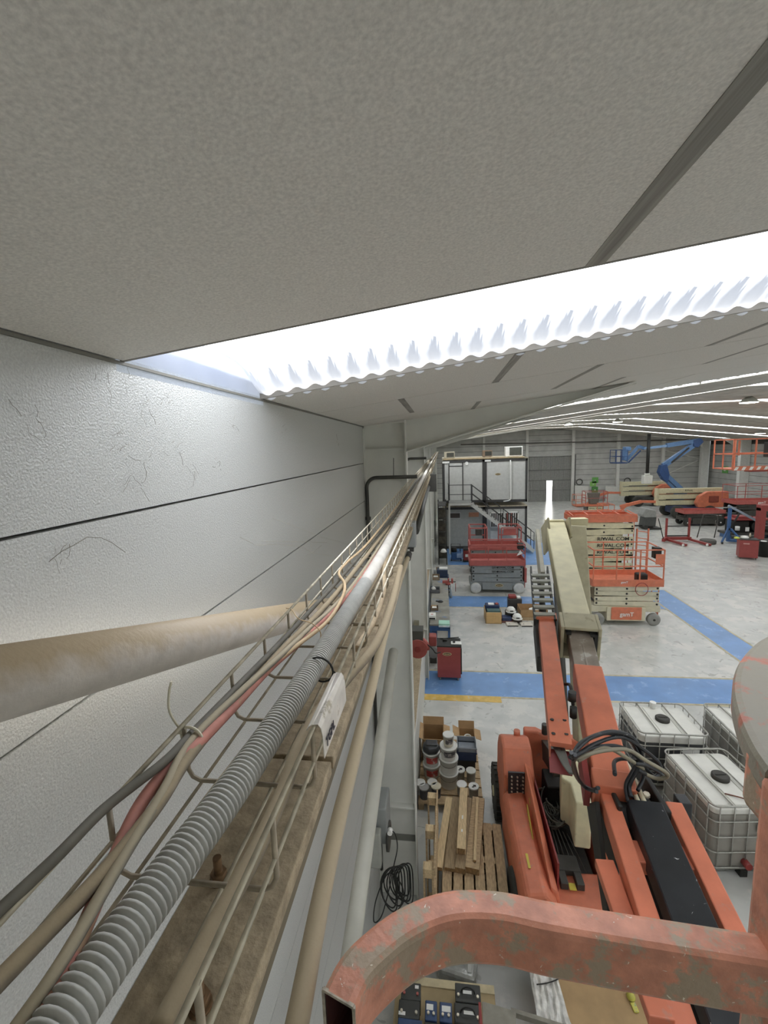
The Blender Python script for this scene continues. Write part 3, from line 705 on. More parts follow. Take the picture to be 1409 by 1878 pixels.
# elbow with pivot plates and the second (tower) arm
e = MB(); e.beam(A+Vector((-.16,.02,.09)),A+Vector((.14,.02,.09)),.12,.12); e.cyl(A+Vector((.13,.1,.02)),A+Vector((.3,.12,.02)),.05,14); e.beam(A+Vector((.27,.16,.08)),A+Vector((.56,.18,.08)),.16,.14)
W('elbow_pivot', e, M_cream, .0)
W('elbow_plate', MB().beam(A+Vector((-.17,.14,-.25)),A+Vector((-.17,-.35,.02)),.03,.5), M_cream_d, .01)
W('elbow_plate', MB().beam(A+Vector((.17,.14,-.1)),A+Vector((.17,-.3,.08)),.03,.34), M_cream_d, .01)
ta = Vector((2.30,7.98,4.78)); tb = Vector((2.12,6.5,1.75))
W('tower_arm', MB().beam(ta,tb,.3,.34,up=(0,-1,.5)), M_cream_d, .02)
tm = ta.lerp(tb,.44); W('tower_band', MB().beam(tm,tm+(tb-ta).normalized()*.03,.315,.355,up=(0,-1,.5)), M_cream)
W('lift_cylinder', MB().cyl(ta.lerp(tb,.25)-rt*.0+Vector((-.35,-.1,-.1)),tb+Vector((-.4,-.3,.5)),.06,14), M_steel_dk)
# left side bracket plate, hoses and hose chain beside the boom
W('side_shield', MB().beam(bm(7.7)+rt*-.0-Vector((.30,0,.12)), bm(6.2)-Vector((.30,0,.12)),.06,.34,up=up), mat('grey_shield','a6a291',.5,var=.06), .01)
hs = MB()
for i in range(5):
    o1 = Vector((-.30-.02*i,0,-.22+.03*i)); hs.tube([bm(6.4)+o1,bm(5.9)+o1+Vector((.01*i,0,0)),bm(5.3)+o1],.016,6)
W('hoses', hs, M_black)
def tp(y, dx=-.33, dz=.07): 
    q = bm(y); return Vector((q.x+dx+0*(y), y, q.z+dz))
chain = tag(bpy.data.objects.new('hose_chain', None)); link(chain, t); chain.location = tp(5.3)-t.location
barm = M_steel_dk
me = MB().box(-.115,.115,-.028,.028,-.014,.014).mesh('chain_bar')
for i in range(7):
    y = 5.04+.15*i; obj('chain_bar', me, mat('grey_green_steel','8a8b7d',.5,var=.06), chain, loc=tp(y,-.35,.12)-tp(5.3), rot=(math.atan2(-dB.z,-dB.y)*0+.21,0,0))
for sx in (-.11,.11):
    o_ = obj('chain_side', MB().beam(tp(4.95,-.35+sx,.08)-rootloc(chain),tp(6.2,-.35+sx,.08)-rootloc(chain),.02,.09), M_black, chain)
W('chain_guard', MB().beam(tp(5.2,-.35,-.12),tp(4.55,-.34,-.14),.22,.2), mat('black_guard','33332f',.6), .01)
W('cable_trough', MB().beam(tp(5.02),tp(3.34),.165,.05).beam(tp(5.02)+Vector((-.08,0,-.06)),tp(3.34)+Vector((-.08,0,-.06)),.01,.12).beam(tp(5.02)+Vector((.08,0,-.06)),tp(3.34)+Vector((.08,0,-.06)),.01,.12), M_orange, .004)
W('trough_end_plate', MB().beam(tp(5.1,dz=.10),tp(4.98,dz=.10),.22,.03), M_orange, .004)
hm = MB()
for y in (3.42,3.56):
    for dx in (-.05,.05): q = tp(y)+Vector((dx,0,.026)); hm.cyl(q,q+Vector((0,0,.003)),.016,12)
W('bolt_holes', hm, M_black)
W('trough_tail', MB().beam(tp(3.42,dz=-.05),tp(3.28,dz=-.12),.165,.02), M_red_dk)
hz = MB()
P0 = tp(3.38,dz=0)
for i in range(5):
    hz.tube(smooth_path([P0+Vector((-.04+.02*i,.1,-.01)),P0+Vector((-.025+.014*i,-.03,-.02)),P0+Vector((.0+.008*i,-.12,-.05)),P0+Vector((.03+.006*i,-.18,-.07))],4),.0115,6)
W('hose_bundle', hz, mat('grey_hose','6f7068',.5,var=.1))
W('spare_bracket', MB().beam(bm(3.35)-Vector((.17,0,.04)),bm(3.05)-Vector((.17,0,.06)),.04,.2), M_red_dk)
W('valve_knob', MB().cyl(bm(3.75)-Vector((.2,0,-.12)),bm(3.75)-Vector((.2,0,-.2)),.035,12).cyl(bm(3.65)-Vector((.2,0,-.05)),bm(3.65)-Vector((.2,0,-.14)),.03,12).tube(smooth_path([bm(4.1)+Vector((-.22,0,.0)),bm(3.95)+Vector((-.19,0,.1)),bm(3.75)+Vector((-.19,0,.08))],4),.015,6), M_black)
# knuckle between fly boom and the jib arms
K = Vector((1.33,2.95,3.72))
kn = MB(); kn.cyl(K+Vector((-.20,0,-.05)),K+Vector((.24,0,-.05)),.085,20); kn.box(K.x-.18,K.x-.15,K.y-.1,K.y+.22,K.z-.45,K.z+.10); kn.box(K.x+.12,K.x+.16,K.y-.1,K.y+.25,K.z-.3,K.z+.08); kn.box(K.x-.1,K.x+.1,K.y+.04,K.y+.2,K.z-.15,K.z+.02)
W('knuckle', kn, M_black, .01)
W('valve_block', MB().box(K.x-.12,K.x-.02,K.y+.08,K.y+.2,K.z,K.z+.11), M_blackgloss, .008); W('rotator_motor', MB().cyl(K+Vector((.0,.02,0)),K+Vector((.0,.02,.10)),.05,14), M_blackgloss, 0); W('junction_box', MB().box(K.x+.26,K.x+.34,K.y+.0,K.y+.10,K.z-.10,K.z+.06), M_blackgloss, .008)
W('bright_nut', MB().cyl(K+Vector((.04,.0,.10)),K+Vector((.04,.0,.125)),.022,6), M_steel)
C0 = Vector((1.345,3.03,3.74)); C1 = Vector((1.20,.95,3.47)); dC = (C1-C0).normalized(); rC = dC.cross(Vector((0,0,1))).normalized()
if rC.x < 0: rC = -rC
def cp(s, x=0, z=0): return C0+dC*s+rC*x+Vector((0,0,z))
for sx, zz in ((-1,0),(1,0)):
    W('jib_arm', MB().beam(cp(0 if sx<0 else .06,sx*.205),cp(2.1,sx*.205),.105,.13), M_orange, .008)
W('jib_crossbar', MB().beam(cp(.42,-.205,-.02),cp(.42,.205,-.02),.16,.09), M_orange, .008)
W('jib_cover', MB().beam(cp(.13,.0,.10),cp(2.1,.0,.10),.215,.012).beam(cp(.13,-.105,.04),cp(2.1,-.105,.04),.012,.12).beam(cp(.13,.105,.04),cp(2.1,.105,.04),.012,.12), M_blackgloss, .003, 'glossy black cover plate between the orange arms')
W('jib_cylinder', MB().cyl(cp(.1,-.07,-.12),cp(1.2,-.07,-.12),.04,14), M_black)
W('cylinder_rod', MB().cyl(cp(1.2,-.07,-.12),cp(1.9,-.07,-.12),.022,12), M_white)
ha = MB()
for i,(dx,r) in enumerate(((-.035,.017),(.005,.017))):
    ha.tube(smooth_path([cp(.15,dx,.085),cp(.0,dx-.01,.10),cp(-.14,dx-.01,.09),cp(-.3,dx,.03)],4),r,8)
W('cream_hoses', ha, mat('cream_hose','c5bda0',.5,var=.1))
hb = MB()
base = tp(2.72,dz=-.12)
loops = [
 [(1050,1385),(1070,1360),(1120,1342),(1160,1353),(1178,1385),(1170,1410),(1155,1440),(1158,1462)],
 [(1052,1388),(1085,1372),(1130,1368),(1165,1385),(1195,1420),(1215,1422),(1190,1405),(1165,1400)],
 [(1050,1392),(1090,1365),(1140,1352),(1185,1378),(1212,1405),(1200,1425),(1170,1412)],
 [(1055,1384),(1052,1410),(1065,1435),(1085,1448),(1098,1445)],
 [(1048,1380),(1060,1425),(1075,1445),(1095,1452)],
 [(1128,1420),(1128,1396),(1150,1392),(1175,1402),(1180,1425),(1170,1450)],
 [(1045,1390),(1080,1355),(1115,1345),(1155,1357),(1172,1390),(1160,1415),(1148,1440),(1152,1470)]]
for i,l in enumerate(loops):
    pts = []
    for k,(u,v) in enumerate(l):
        s_ = k/(len(l)-1); Y = 2.62+.38*math.sin(PI*s_)*.6+.28*s_ + (.0 if i not in (3,4) else -.05)
        pts.append(PY(u,v,Y))
    hb.tube(smooth_path(pts,6),.0125 if i else .014,8)
W('control_hoses', hb, M_blackgloss)
hb = MB()
for l in ([(1055,1392),(1100,1378),(1150,1375),(1185,1395),(1225,1420),(1205,1428),(1170,1412)],[(1060,1395),(1110,1372),(1150,1390),(1180,1410)]):
    hb.tube(smooth_path([PY(u,v,2.7+.25*k/(len(l)-1)) for k,(u,v) in enumerate(l)],6),.0125,8)
W('control_hoses', hb, mat('dusty_hose','8a8470',.6,var=.1))
W('link_plate', MB().beam(cp(0,-.29,-.08),cp(.6,-.29,-.62),.03,.30,w2=.03,h2=.08), M_black, .005, 'black link plate left of the orange arm')
W('lower_link', MB().beam(PY(1108,1582,2.6),PY(1150,1700,2.25),.11,.06).beam(PY(1150,1700,2.25),PY(1215,1878,1.8),.11,.06), M_orange, .006)

# ---- turret and chassis ----
def TZ_(u,v,z): return PZ(u,v,z)
# left hood: curved cowl seen from above (counter side)
hood = [(0.80,6.75,1.62),(1.1,6.95,1.7)]
def cowl(x0,x1,sec):
    mb = MB(); n = len(sec); vs = [(x0(y,z),y,z) for y,z in sec]+[(x1(y,z),y,z) for y,z in sec]
    return mb.add(vs, [tuple(range(n))[::-1], tuple(range(n,2*n))]+[(i,(i+1)%n,(i+1)%n+n,i+n) for i in range(n)])
# control cowl at the far left: upright hood with sloping shoulder
W('control_hood', MB().prism([(6.15,.5),(7.0,.5),(7.0,1.35),(6.9,1.55),(6.7,1.66),(6.45,1.62),(6.2,1.35)], lambda y,z:(.86+.04*max(0,z-1.2),y,z), lambda y,z:(1.32,y,z)), M_orange, .04, 'tall rounded orange hood with the ground control panel')
W('control_panel', MB().prism([(6.135,1.12),(6.155,1.46),(6.125,1.46),(6.115,1.12)], lambda y,z:(.92,y,z), lambda y,z:(1.19,y,z)), M_blackgloss, .004)
kn = MB()
for i in range(3):
    for j in range(5): kn.cyl((.97+.08*i,6.13,1.16+.06*j),(.97+.08*i,6.10,1.16+.06*j),.012,8)
W('control_knobs', kn, M_steel)
# long left cowl running towards the camera, inclined edge
W('side_cowl', MB().prism([(.84,.45),(.84,1.02),(.90,1.12),(1.12,1.16),(1.26,1.0),(1.26,.45)], lambda x,z:(x,6.2,z), lambda x,z:(x+.02,4.62,z-.06)), M_orange, .04)
W('cowl_ridge', MB().prism([(1.14,.5),(1.16,1.62),(1.24,1.5),(1.32,.9),(1.32,.5)], lambda x,z:(x,6.2,z), lambda x,z:(x+.05,4.75,.5+(z-.5)*.52)), M_orange, .03)
W('warning_labels', MB().box(1.168,1.172,5.8,5.86,1.0,1.3).box(.93,1.0,6.13,6.14,.98,1.03), M_yellow)
lb = MB(); lb.box(.90,.98,6.138,6.145,.9,.97); W('white_label', lb, M_white)
W('yellow_label', MB().box(1.01,1.10,6.135,6.147,.85,1.0), M_yellow)
W('yellow_label', MB().prism([(5.35,1.05),(5.75,1.2),(5.75,1.28),(5.35,1.13)], lambda y,z:(1.118,y,z), lambda y,z:(1.13,y,z)), M_yellow)
ly = MB().box(.99,1.02,4.95,5.15,1.098,1.102); W('yellow_label', ly, M_yellow)
# rear hood wall, engine bay tray, deck
W('rear_hood', MB().prism([(1.3,.5),(2.3,.5),(2.3,1.45),(1.62,1.52),(1.5,1.58),(1.3,1.58)], lambda x,z:(x,6.95,z), lambda x,z:(x,7.1,z)), M_orange, .03)
W('bay_floor', MB().box(1.3,1.95,5.15,7.0,.42,.5), mat('oily_black','2d2c28',.5,var=.2), 0)
W('bay_plate', MB().box(1.38,1.9,5.25,6.0,.62,.65), mat('dark_grey_plate','4b4c48',.5,var=.12), .005)
W('bay_wall', MB().box(1.32,1.34,4.9,6.95,.5,1.25), M_red_dk)
W('front_deck', MB().prism([(.9,.45),(.9,.74),(1.0,.82),(2.2,.86),(2.5,.7),(2.5,.45)], lambda x,z:(x,4.6,z), lambda x,z:(x,5.2,z)), M_orange, .03)
W('right_cowl', MB().prism([(1.95,.45),(1.95,1.05),(2.08,1.15),(2.5,1.0),(2.62,.8),(2.62,.45)], lambda x,z:(x,4.6,z), lambda x,z:(x,7.0,z)), M_orange, .04)
W('front_lug', MB().box(1.38,1.66,5.12,5.34,.86,.94).box(1.38,1.47,4.95,5.16,.84,.93).box(1.57,1.66,4.95,5.16,.84,.93), M_steel_dk, .008)
W('yellow_label', MB().box(1.48,1.56,4.93,5.02,.862,.868), M_yellow); W('grey_label', MB().box(1.85,1.95,4.95,5.03,.862,.868), M_grey_m)
W('capped_filler', MB().cyl((1.15,6.78,1.62),(1.15,6.78,1.70),.05,16), M_orange)
W('mast_post', MB().beam((1.62,6.9,1.3),(1.62,6.2,1.55),.1,.3).cyl((1.62,6.95,1.55),(1.62,6.95,1.72),.05,14), M_steel_dk, .006)
W('pump_mount', MB().pz([(PZ(u,v,1.8).x,PZ(u,v,1.8).y) for u,v in ((1030,1425),(1046,1435),(1056,1470),(1086,1474),(1086,1402),(1066,1396),(1058,1374),(1028,1374))], 1.15, 1.8), M_cream, .02, 'cream bracket casting beside the engine bay')
W('pump_block', MB().box(1.5,1.9,6.2,6.6,.6,1.2).cyl((1.7,5.9,.7),(1.7,5.9,.95),.16,20), M_black, .02)
hb = MB()
for i in range(10):
    c = Vector((1.52+random.uniform(-.05,.08),6.05+random.uniform(-.25,.1),1.12)); r = random.uniform(.10,.2)
    hb.tube([c+Vector((r*.7*math.cos(a),r*1.5*math.sin(a),.07*math.sin(a+i)-.25*(1-math.cos(a*1+i*.3))*.4)) for a in [2*PI*k/20 for k in range(20)]],.011,6,closed=True)
for i in range(5):
    hb.tube(smooth_path([(1.42+.03*i,6.1,1.0),(1.48+.05*i,5.7,.85),(1.5+.07*i,5.3,.75),(1.6+.05*i,5.05,.74)],4),.009,6)
W('engine_hoses', hb, mat('dark_dusty_hose','55544b',.6,var=.2))
# chassis and wheels
W('chassis', MB().box(1.0,2.5,4.6,6.8,.28,.46), M_steel_dk)
def wheel(t, c, r, w, tyre, hubm, axis='x', lab=None, world=True):
    c = Vector(c)
    o = obj('wheel', MB().lathe(c,[(r*.55,-w/2),(r*.93,-w/2),(r,-w*.33),(r,w*.33),(r*.93,w/2),(r*.55,w/2)],28,axis), tyre, t, world=world)
    obj('hub', MB().lathe(c,[(r*.18,-w*.56),(r*.22,-w*.42),(r*.56,-w*.40),(r*.56,w*.40),(r*.22,w*.42),(r*.18,w*.56)],18,axis), hubm, o, world=world)
    return o
for x,y in ((.95,7.0),(.95,5.05),(2.55,7.0),(2.55,5.05)): wheel(t,(x,y,.42),.42,.28,M_tyre,M_cream)
tr = MB()
for k in range(26):
    a = 2*PI*k/26
    M_ = Matrix.Translation(Vector((.95,7.0,.42))) @ Matrix.Rotation(a,4,'X')
    tr.box(-.14,-.02,-.03,.03,.41,.432,M_); tr.box(.02,.14,.0,.06,.41,.432,M_)
W('tyre_lugs', tr, M_tyre)

# =====================================================================
#                    MIDDLE DISTANCE
# =====================================================================
# ---- generic scissor lift: x along its length, front at y=0, depth W ----
def scissor(label, loc, L, Wd, zc, zd, nb, col, deckc, rail_h=1.0, wr=.22, wheelm=None, hubm=None, group=None, rails=True, writing=None, rz=0, tilt=.03, writing_m=None, chassis_z=.16, panel=None):
    t = thing('scissor_lift', label, 'scissor lift', loc, rz, group)
    wheelm = wheelm or M_tyre; hubm = hubm or M_steel_dk
    obj('chassis', MB().box(.0,L,.06,Wd-.06,zc-.22,zc).box(L*.22,L*.78,.0,Wd,chassis_z,zc-.04), col, t, bevel=.015)
    if panel: obj('chassis_panel', MB().box(L*.28,L*.72,-.03,.0,chassis_z+.05,zc-.03), panel, t, bevel=.01)
    for x in (wr+.0, L-wr-.0):
        for y in (.06, Wd-.06): wheel(t,(x,y,wr),wr,.16,wheelm,hubm,'y',world=False)
    h = (zd-.14-zc)/nb
    for side,y in (('f',.05),('b',Wd-.11)):
        for i in range(nb):
            z = zc+h*(i+.5); s = tilt if i%2 else -tilt
            a = obj('scissor_arm', MB().beam((.08,y,z-s),(L-.08,y,z+s),.05,h*.9), col, t)
            if side == 'f':
                pn = MB()
                for x in (.14,L/2,L-.14): pn.cyl((x,y-.035,z-s+2*s*x/L),(x,y-.02,z-s+2*s*x/L),min(.035,h*.3),10)
                obj('pin', pn, M_black, a)
    obj('cross_tubes', MB().cyl((.14,.05,zc+h*.5),(.14,Wd-.05,zc+h*.5),.03,8).cyl((L-.14,.05,zd-.2),(L-.14,Wd-.05,zd-.2),.03,8).box(L*.3,L*.7,.25,Wd-.25,zc,zd-.15), M_steel_dk, t)
    obj('platform_deck', MB().box(-.02,L+.02,-.02,Wd+.02,zd-.14,zd-.08), deckc, t, bevel=.01)
    tb = MB(); tb.box(-.02,L+.02,-.03,-.01,zd-.14,zd+.1); tb.box(-.02,L+.02,Wd+.01,Wd+.03,zd-.14,zd+.1); tb.box(-.03,-.01,-.03,Wd+.03,zd-.14,zd+.1); tb.box(L+.01,L+.03,-.03,Wd+.03,zd-.14,zd+.1)
    obj('toe_board', tb, deckc, t)
    if rails:
        for y in (-.02,Wd+.02):
            rr = MB(); 
            for z in (zd+rail_h*.5,zd+rail_h): rr.beam((0,y,z),(L,y,z),.035,.035)
            for k in range(4): rr.beam((L*k/3,y,zd),(L*k/3,y,zd+rail_h),.035,.035)
            obj('guard_rail', rr, deckc, t)
        for x in (0,L):
            rr = MB()
            for z in (zd+rail_h*.5,zd+rail_h): rr.beam((x,-.02,z),(x,Wd+.02,z),.035,.035)
            obj('guard_rail', rr, deckc, t)
        obj('control_box', MB().box(L-.28,L-.06,.05,.28,zd+rail_h*.72,zd+rail_h*1.05), M_black, t, bevel=.01)
    lad = MB()
    for y in (Wd*.3,Wd*.7): lad.beam((L+.06,y,.15),(L+.06,y,zd),.03,.03)
    for k in range(int(zd/.28)): lad.beam((L+.06,Wd*.3,.3+.28*k),(L+.06,Wd*.7,.3+.28*k),.03,.02)
    obj('ladder', lad, deckc, t)
    return t
# cream/orange lift nearest
M_creaml = mat('pale_cream_paint','d0c9ae',.5,var=.04)
t = scissor('cream scissor lift with orange platform and rails standing on the blue walkway', (5.08,15.4,0), 2.22, 1.25, .68, 1.52, 4, M_creaml, M_orange, rail_h=1.12, wr=.21, tilt=.02, panel=M_orange, hubm=M_black, wheelm=mat('grey_tyre','8d8c86',.8))
text('lettering','gamT',.20,M_white,t,(1.12,-.034,.40),(PI/2,0,0))
text('lettering','gamT',.10,M_white,t,(1.0,-.034,1.53),(PI/2,0,0))
obj('black_tool_bag', MB().box(1.5,1.85,.2,.5,1.45,1.75), M_black, t, bevel=.05)
obj('orange_panel', MB().box(1.95,2.2,-.04,-.02,2.15,2.5), M_orange, t)
sh = MB(); sh.tube([(1.55+.2*math.cos(a),-.05,1.3+.22*math.sin(a)) for a in [PI*2*k/18 for k in range(18)]],.012,6,closed=True)
obj('hanging_cord', sh, M_red_dk, t)
# tall stacked lift behind, lettered
t = scissor('tall cream scissor lift with lettered arms and folded orange platform', (5.25,18.45,0), 2.4, 1.2, .62, 3.2, 9, M_cream, M_orange, rails=False, wr=.25, tilt=.05)
for z in (2.38,2.11,1.84): text('lettering','RIWAL.COM',.19,M_black,t,(1.55,-.004,z),(PI/2,0,0),sx=1.15)
fr = MB()
for z in (3.3,3.36): fr.beam((0,-.02,z),(2.4,-.02,z),.04,.04); fr.beam((0,1.2,z),(2.4,1.2,z),.04,.04)
for k in range(5): fr.beam((.6*k,-.02,3.33),(.6*k+.1,1.2,3.36),.035,.035)
obj('folded_rails', fr, M_orange, t)
lad = MB()
for x in (2.52,2.95): lad.beam((x,.2,.6),(x,.2,2.75),.05,.05)
for k in range(8): lad.beam((2.52,.2,.7+.28*k),(2.95,.2,.64+.28*k),.04,.03)
obj('side_ladder', lad, M_orange, t)
# red and grey lift in front of the cabins
M_whitewheel = mat('white_tyre','cfcfca',.6,var=.05)
M_redl = mat('brick_red_paint','ad5d55',.5,var=.06)
t = scissor('grey scissor lift with red platform and white wheels in front of the cabins', (1.18,18.68,0), 2.25, 1.1, .50, 1.36, 4, M_grey_m, M_redl, rail_h=.75, wr=.23, tilt=.015, wheelm=M_whitewheel, hubm=M_whitewheel)
text('lettering','SJIII  RIWAL.COM',.12,M_black,t,(1.35,.008,.95),(PI/2,0,0)); text('lettering','SJIII  RIWAL.COM',.12,M_black,t,(1.35,.008,1.13),(PI/2,0,0))
def oval(t, c, a, b, rotx=PI/2):
    mb = MB(); mb.pz([(a*math.cos(q),b*math.sin(q)) for q in [2*PI*k/24 for k in range(24)]],0,.004)
    o = obj('oval_badge', mb, mat('badge_sand','c9b98f',.5), t, loc=c, rot=(rotx,0,0))
    mb = MB(); mb.pz([(a*.82*math.cos(q),b*.72*math.sin(q)) for q in [2*PI*k/24 for k in range(24)]],.004,.007)
    obj('badge_field', mb, mat('badge_black','2a2622',.5), o)
    mb = MB().box(-a*.6,a*.6,-b*.25,b*.25,.007,.009); obj('badge_bar', mb, mat('badge_bar_sand','b8a070',.5), o)
    return o
oval(t,(1.2,-.01,.36),.17,.07)
obj('red_side_plate', MB().box(2.27,2.37,.2,.7,.42,1.05), M_redl, t, bevel=.01)
obj('white_paper', MB().py([(1.9,1.65),(2.05,1.9),(2.15,1.75)],-.05,-.045), M_white, t)
# second red lift behind it
t = scissor('red scissor lift with high end rails standing close to the stairs', (1.35,21.6,0), 2.45, 1.1, .5, 1.35, 3, M_grey_m, M_redl, rails=False, wr=.22)
for x0,x1,y in ((.02,.82,0),(.02,.82,1.1),(1.5,2.43,0),(1.5,2.43,1.1)):
    rr = MB()
    for z in (1.75,2.3): rr.beam((x0,y,z),(x1,y,z),.05,.05)
    for x in (x0,x1): rr.beam((x,y,1.3),(x,y,2.3),.05,.05)
    obj('guard_rail', rr, M_redl, t)
obj('guard_rail', MB().beam((.02,0,2.3),(.02,1.1,2.3),.05,.05).beam((2.43,0,2.3),(2.43,1.1,2.3),.05,.05).beam((.82,0,2.3),(.82,1.1,2.3),.05,.05), M_redl, t)
obj('red_panel', MB().box(1.6,2.2,.02,.05,1.95,2.25), M_redl, t)
obj('control_box', MB().box(.3,.6,.2,.5,1.9,2.2), M_steel_dk, t)

# ---- stacked site cabins ----
M_cabf = mat('dark_cabin_frame','40403e',.5,var=.06); M_cabw = mat('cabin_panel','c6c7c1',.5,var=.03); M_cabg = mat('grey_cabin_panel','a9aaa2',.5,var=.04)
def cabin(label, x, z, panel, h=2.6):
    t = thing('site_cabin', label, 'cabin', (x,27.2,z), 0, 'stacked site cabins')
    f = MB(); w = 2.5
    for xx in (0,w-.13): f.box(xx,xx+.13,0,.13,0,h); f.box(xx,xx+.13,5.8,5.93,0,h)
    f.box(0,w,0,.13,h-.16,h); f.box(0,w,0,.13,0,.16); f.box(0,.13,0,5.9,h-.16,h); f.box(w-.13,w,0,5.9,h-.16,h); f.box(0,.13,0,5.9,0,.16); f.box(w-.13,w,0,5.9,0,.16)
    obj('frame', f, M_cabf, t, bevel=.01)
    obj('wall_panel', MB().box(.13,w-.13,.03,.08,.16,h-.16), panel, t); obj('wall_panel', MB().box(.03,.08,.1,5.85,.16,h-.16), panel, t); obj('wall_panel', MB().box(w-.08,w-.03,.1,5.85,.16,h-.16), panel, t)
    obj('roof', MB().box(0,w,0,5.93,h-.02,h+.04), mat('dusty_roof','b1a78f',.9,var=.1), t)
    return t
c1 = cabin('upper left white cabin with a door opening on the stair landing', .1, 2.85, M_cabw)
obj('door', MB().box(.42,1.18,.0,.03,.16,2.2), M_cabw, c1)
obj('door_frame', MB().box(.36,.42,-.01,.05,.1,2.44).box(1.18,1.24,-.01,.05,.1,2.44).box(.42,1.18,-.01,.05,2.2,2.26), M_cabf, c1)
obj('name_plate', MB().box(.0,.42,-.02,.0,2.42,2.53), M_white, c1)
obj('round_lamp', MB().lathe((1.45,0,2.38),[(.09,-.06),(.1,0)],14,'y'), M_white, c1)
c2 = cabin('upper right white cabin with an oval badge', 2.6, 2.85, M_cabw)
oval(c2,(.78,.028,1.68),.17,.07)
obj('name_plate', MB().box(.02,.36,-.02,.0,2.45,2.55), M_white, c2)
obj('drain_pipe', MB().tube(smooth_path([(1.5,-.04,2.5),(1.5,-.04,1.2),(1.52,-.04,.35),(1.45,-.04,.12),(1.1,-.04,.05)],5),.035,8), M_white, c2)
obj('panel_joint', MB().box(1.62,1.65,.02,.03,.16,2.44), mat('joint_grey','9fa09a',.5), c2)
c3 = cabin('lower left grey cabin behind the stairs', .1, 0, M_cabg)
obj('name_plate', MB().box(.42,1.02,.0,.03,1.93,2.22), mat('brown_plate','4a4038',.5), c3); obj('plate_rim', MB().box(.38,1.06,.015,.03,1.89,2.26), M_cabw, c3)
obj('orange_sign', MB().box(1.55,2.15,.0,.03,1.98,2.25), mat('orange_brown','b88263',.6), c3)
c4 = cabin('lower right cabin with a barred window', 2.6, 0, M_cabw)
wf = obj('window', MB().box(.33,.39,-.03,.03,1.3,2.25).box(1.93,1.99,-.03,.03,1.3,2.25).box(.33,1.99,-.03,.03,2.19,2.25).box(.33,1.99,-.03,.03,1.3,1.36).box(1.12,1.18,-.03,.03,1.3,2.25), M_white, c4)
obj('pane', MB().box(.39,1.93,.0,.02,1.36,2.19), mat('window_glass','4a4643',.15), wf)
for k in range(12): obj('bar', MB().box(.47+.12*k,.51+.12*k,-.04,-.02,1.36,2.19), M_white if k not in (7,9) else M_redl, wf)
obj('white_notice', MB().box(.35,.85,-.0,.02,.5,1.1), M_white, c4)
for i,(x0,x1,z,y,c,lab) in enumerate(((.22,.85,5.53,27.6,mat('aged_casing','b5ad97',.6),'small beige air conditioner at the left end of the cabin roof'),(2.62,3.2,5.53,28.6,mat('rusty_casing','a8917a',.6),'brownish air conditioner in the middle of the cabin roof'),(3.85,4.85,5.53,27.5,M_white,'white air conditioner at the right of the cabin roof'))):
    h = .42 if i < 2 else .62; w = x1-x0
    t = thing('air_conditioner', lab, 'air conditioner', (x0,y,z), 0)
    obj('casing', MB().box(0,w,0,.5,.03,h).box(.05,.15,.05,.45,0,.03).box(w-.15,w-.05,.05,.45,0,.03), c, t, bevel=.02)
    g = MB().box(w*.24,w*.94,-.012,.0,.09,h-.06); o = obj('grille', g, mat('dark_grille','55584f',.6), t)
    fb = MB()
    for k in range(7): fb.box(w*.24,w*.94,-.02,-.012,.1+(h-.17)*k/7,.115+(h-.17)*k/7)
    obj('slats', fb, M_steel_dk, o)
single('plank', MB().box(.2,4.9,27.15,27.5,5.5,5.535), M_wood_l, 'pale boards laid along the front edge of the cabin roof', 'board')
# stairs
t = thing('steel_stairs', 'white steel stairs with dark handrails leading up to the upper cabin', 'stairs', (.42,25.9,0))
obj('landing', MB().box(0,1.35,0,1.28,2.96,3.02), mat('grey_tread','7f807a',.6), t)
obj('landing_beam', MB().box(0,1.35,-.02,.03,2.86,3.0), M_offwhite, t)
obj('post', MB().box(.0,.09,0,.09,0,2.9), M_offwhite, t); obj('post', MB().box(.0,.09,1.1,1.19,0,2.9), M_offwhite, t)
for y in (0,.95): obj('stringer', MB().beam((1.3,y,2.92),(4.85,y,.12),.04,.2), M_offwhite, t)
for k in range(15):
    f_ = (k+.5)/15; obj('tread', MB().cb((1.35+3.45*f_,.475,2.92-2.8*f_),(.24,.92,.03)), M_steel_dk, t)
rl = MB()
for y in (0,.95):
    for dz in (.55,1.05): rl.beam((1.35,y,2.95+dz),(4.85,y,.15+dz),.035,.035)
    for k in range(5): rl.beam((1.35+.87*k,y,2.9-.7*k),(1.35+.87*k,y,4.0-.7*k),.035,.035)
obj('handrail', rl, M_cabf, t)
rl = MB()
for z in (3.5,4.05): rl.beam((0,0,z),(1.35,0,z),.035,.035); rl.beam((0,0,z),(0,1.2,z),.035,.035)
for x in (0,1.33): rl.beam((x,0,3),(x,0,4.07),.04,.04)
obj('landing_rail', rl, M_cabf, t)

# ---- dark shelving left of the cabins ----
t = thing('storage_rack', 'tall dark storage rack squeezed between the wall and the cabins', 'rack', (-.2,23.4,0))
f = MB()
for x in (0,.42):
    for y in (0,1.9): f.box(x,x+.05,y,y+.05,0,3.3)
for k in range(5): f.box(0,.47,0,1.95,.35+.7*k,.39+.7*k)
obj('rack_frame', f, mat('rack_dark','33322d',.6), t)
f = MB()
for k in range(4): f.box(.05,.4,.1+.1*k,1.2+.1*k,.4+.7*k,.8+.7*k)
obj('stored_boxes', f, mat('rack_boxes','4a463c',.8,var=.2), t)
t = thing('safety_helmet', 'white helmet hung on the front of the tall dark rack', 'helmet', (.08,23.25,.75))
obj('shell', MB().lathe((0,0,0),[(.15,0),(.14,.08),(.09,.14),(.02,.16)],16), M_white, t); obj('brim', MB().lathe((0,0,0),[(.17,-.01),(.17,.01)],16), M_white, t)

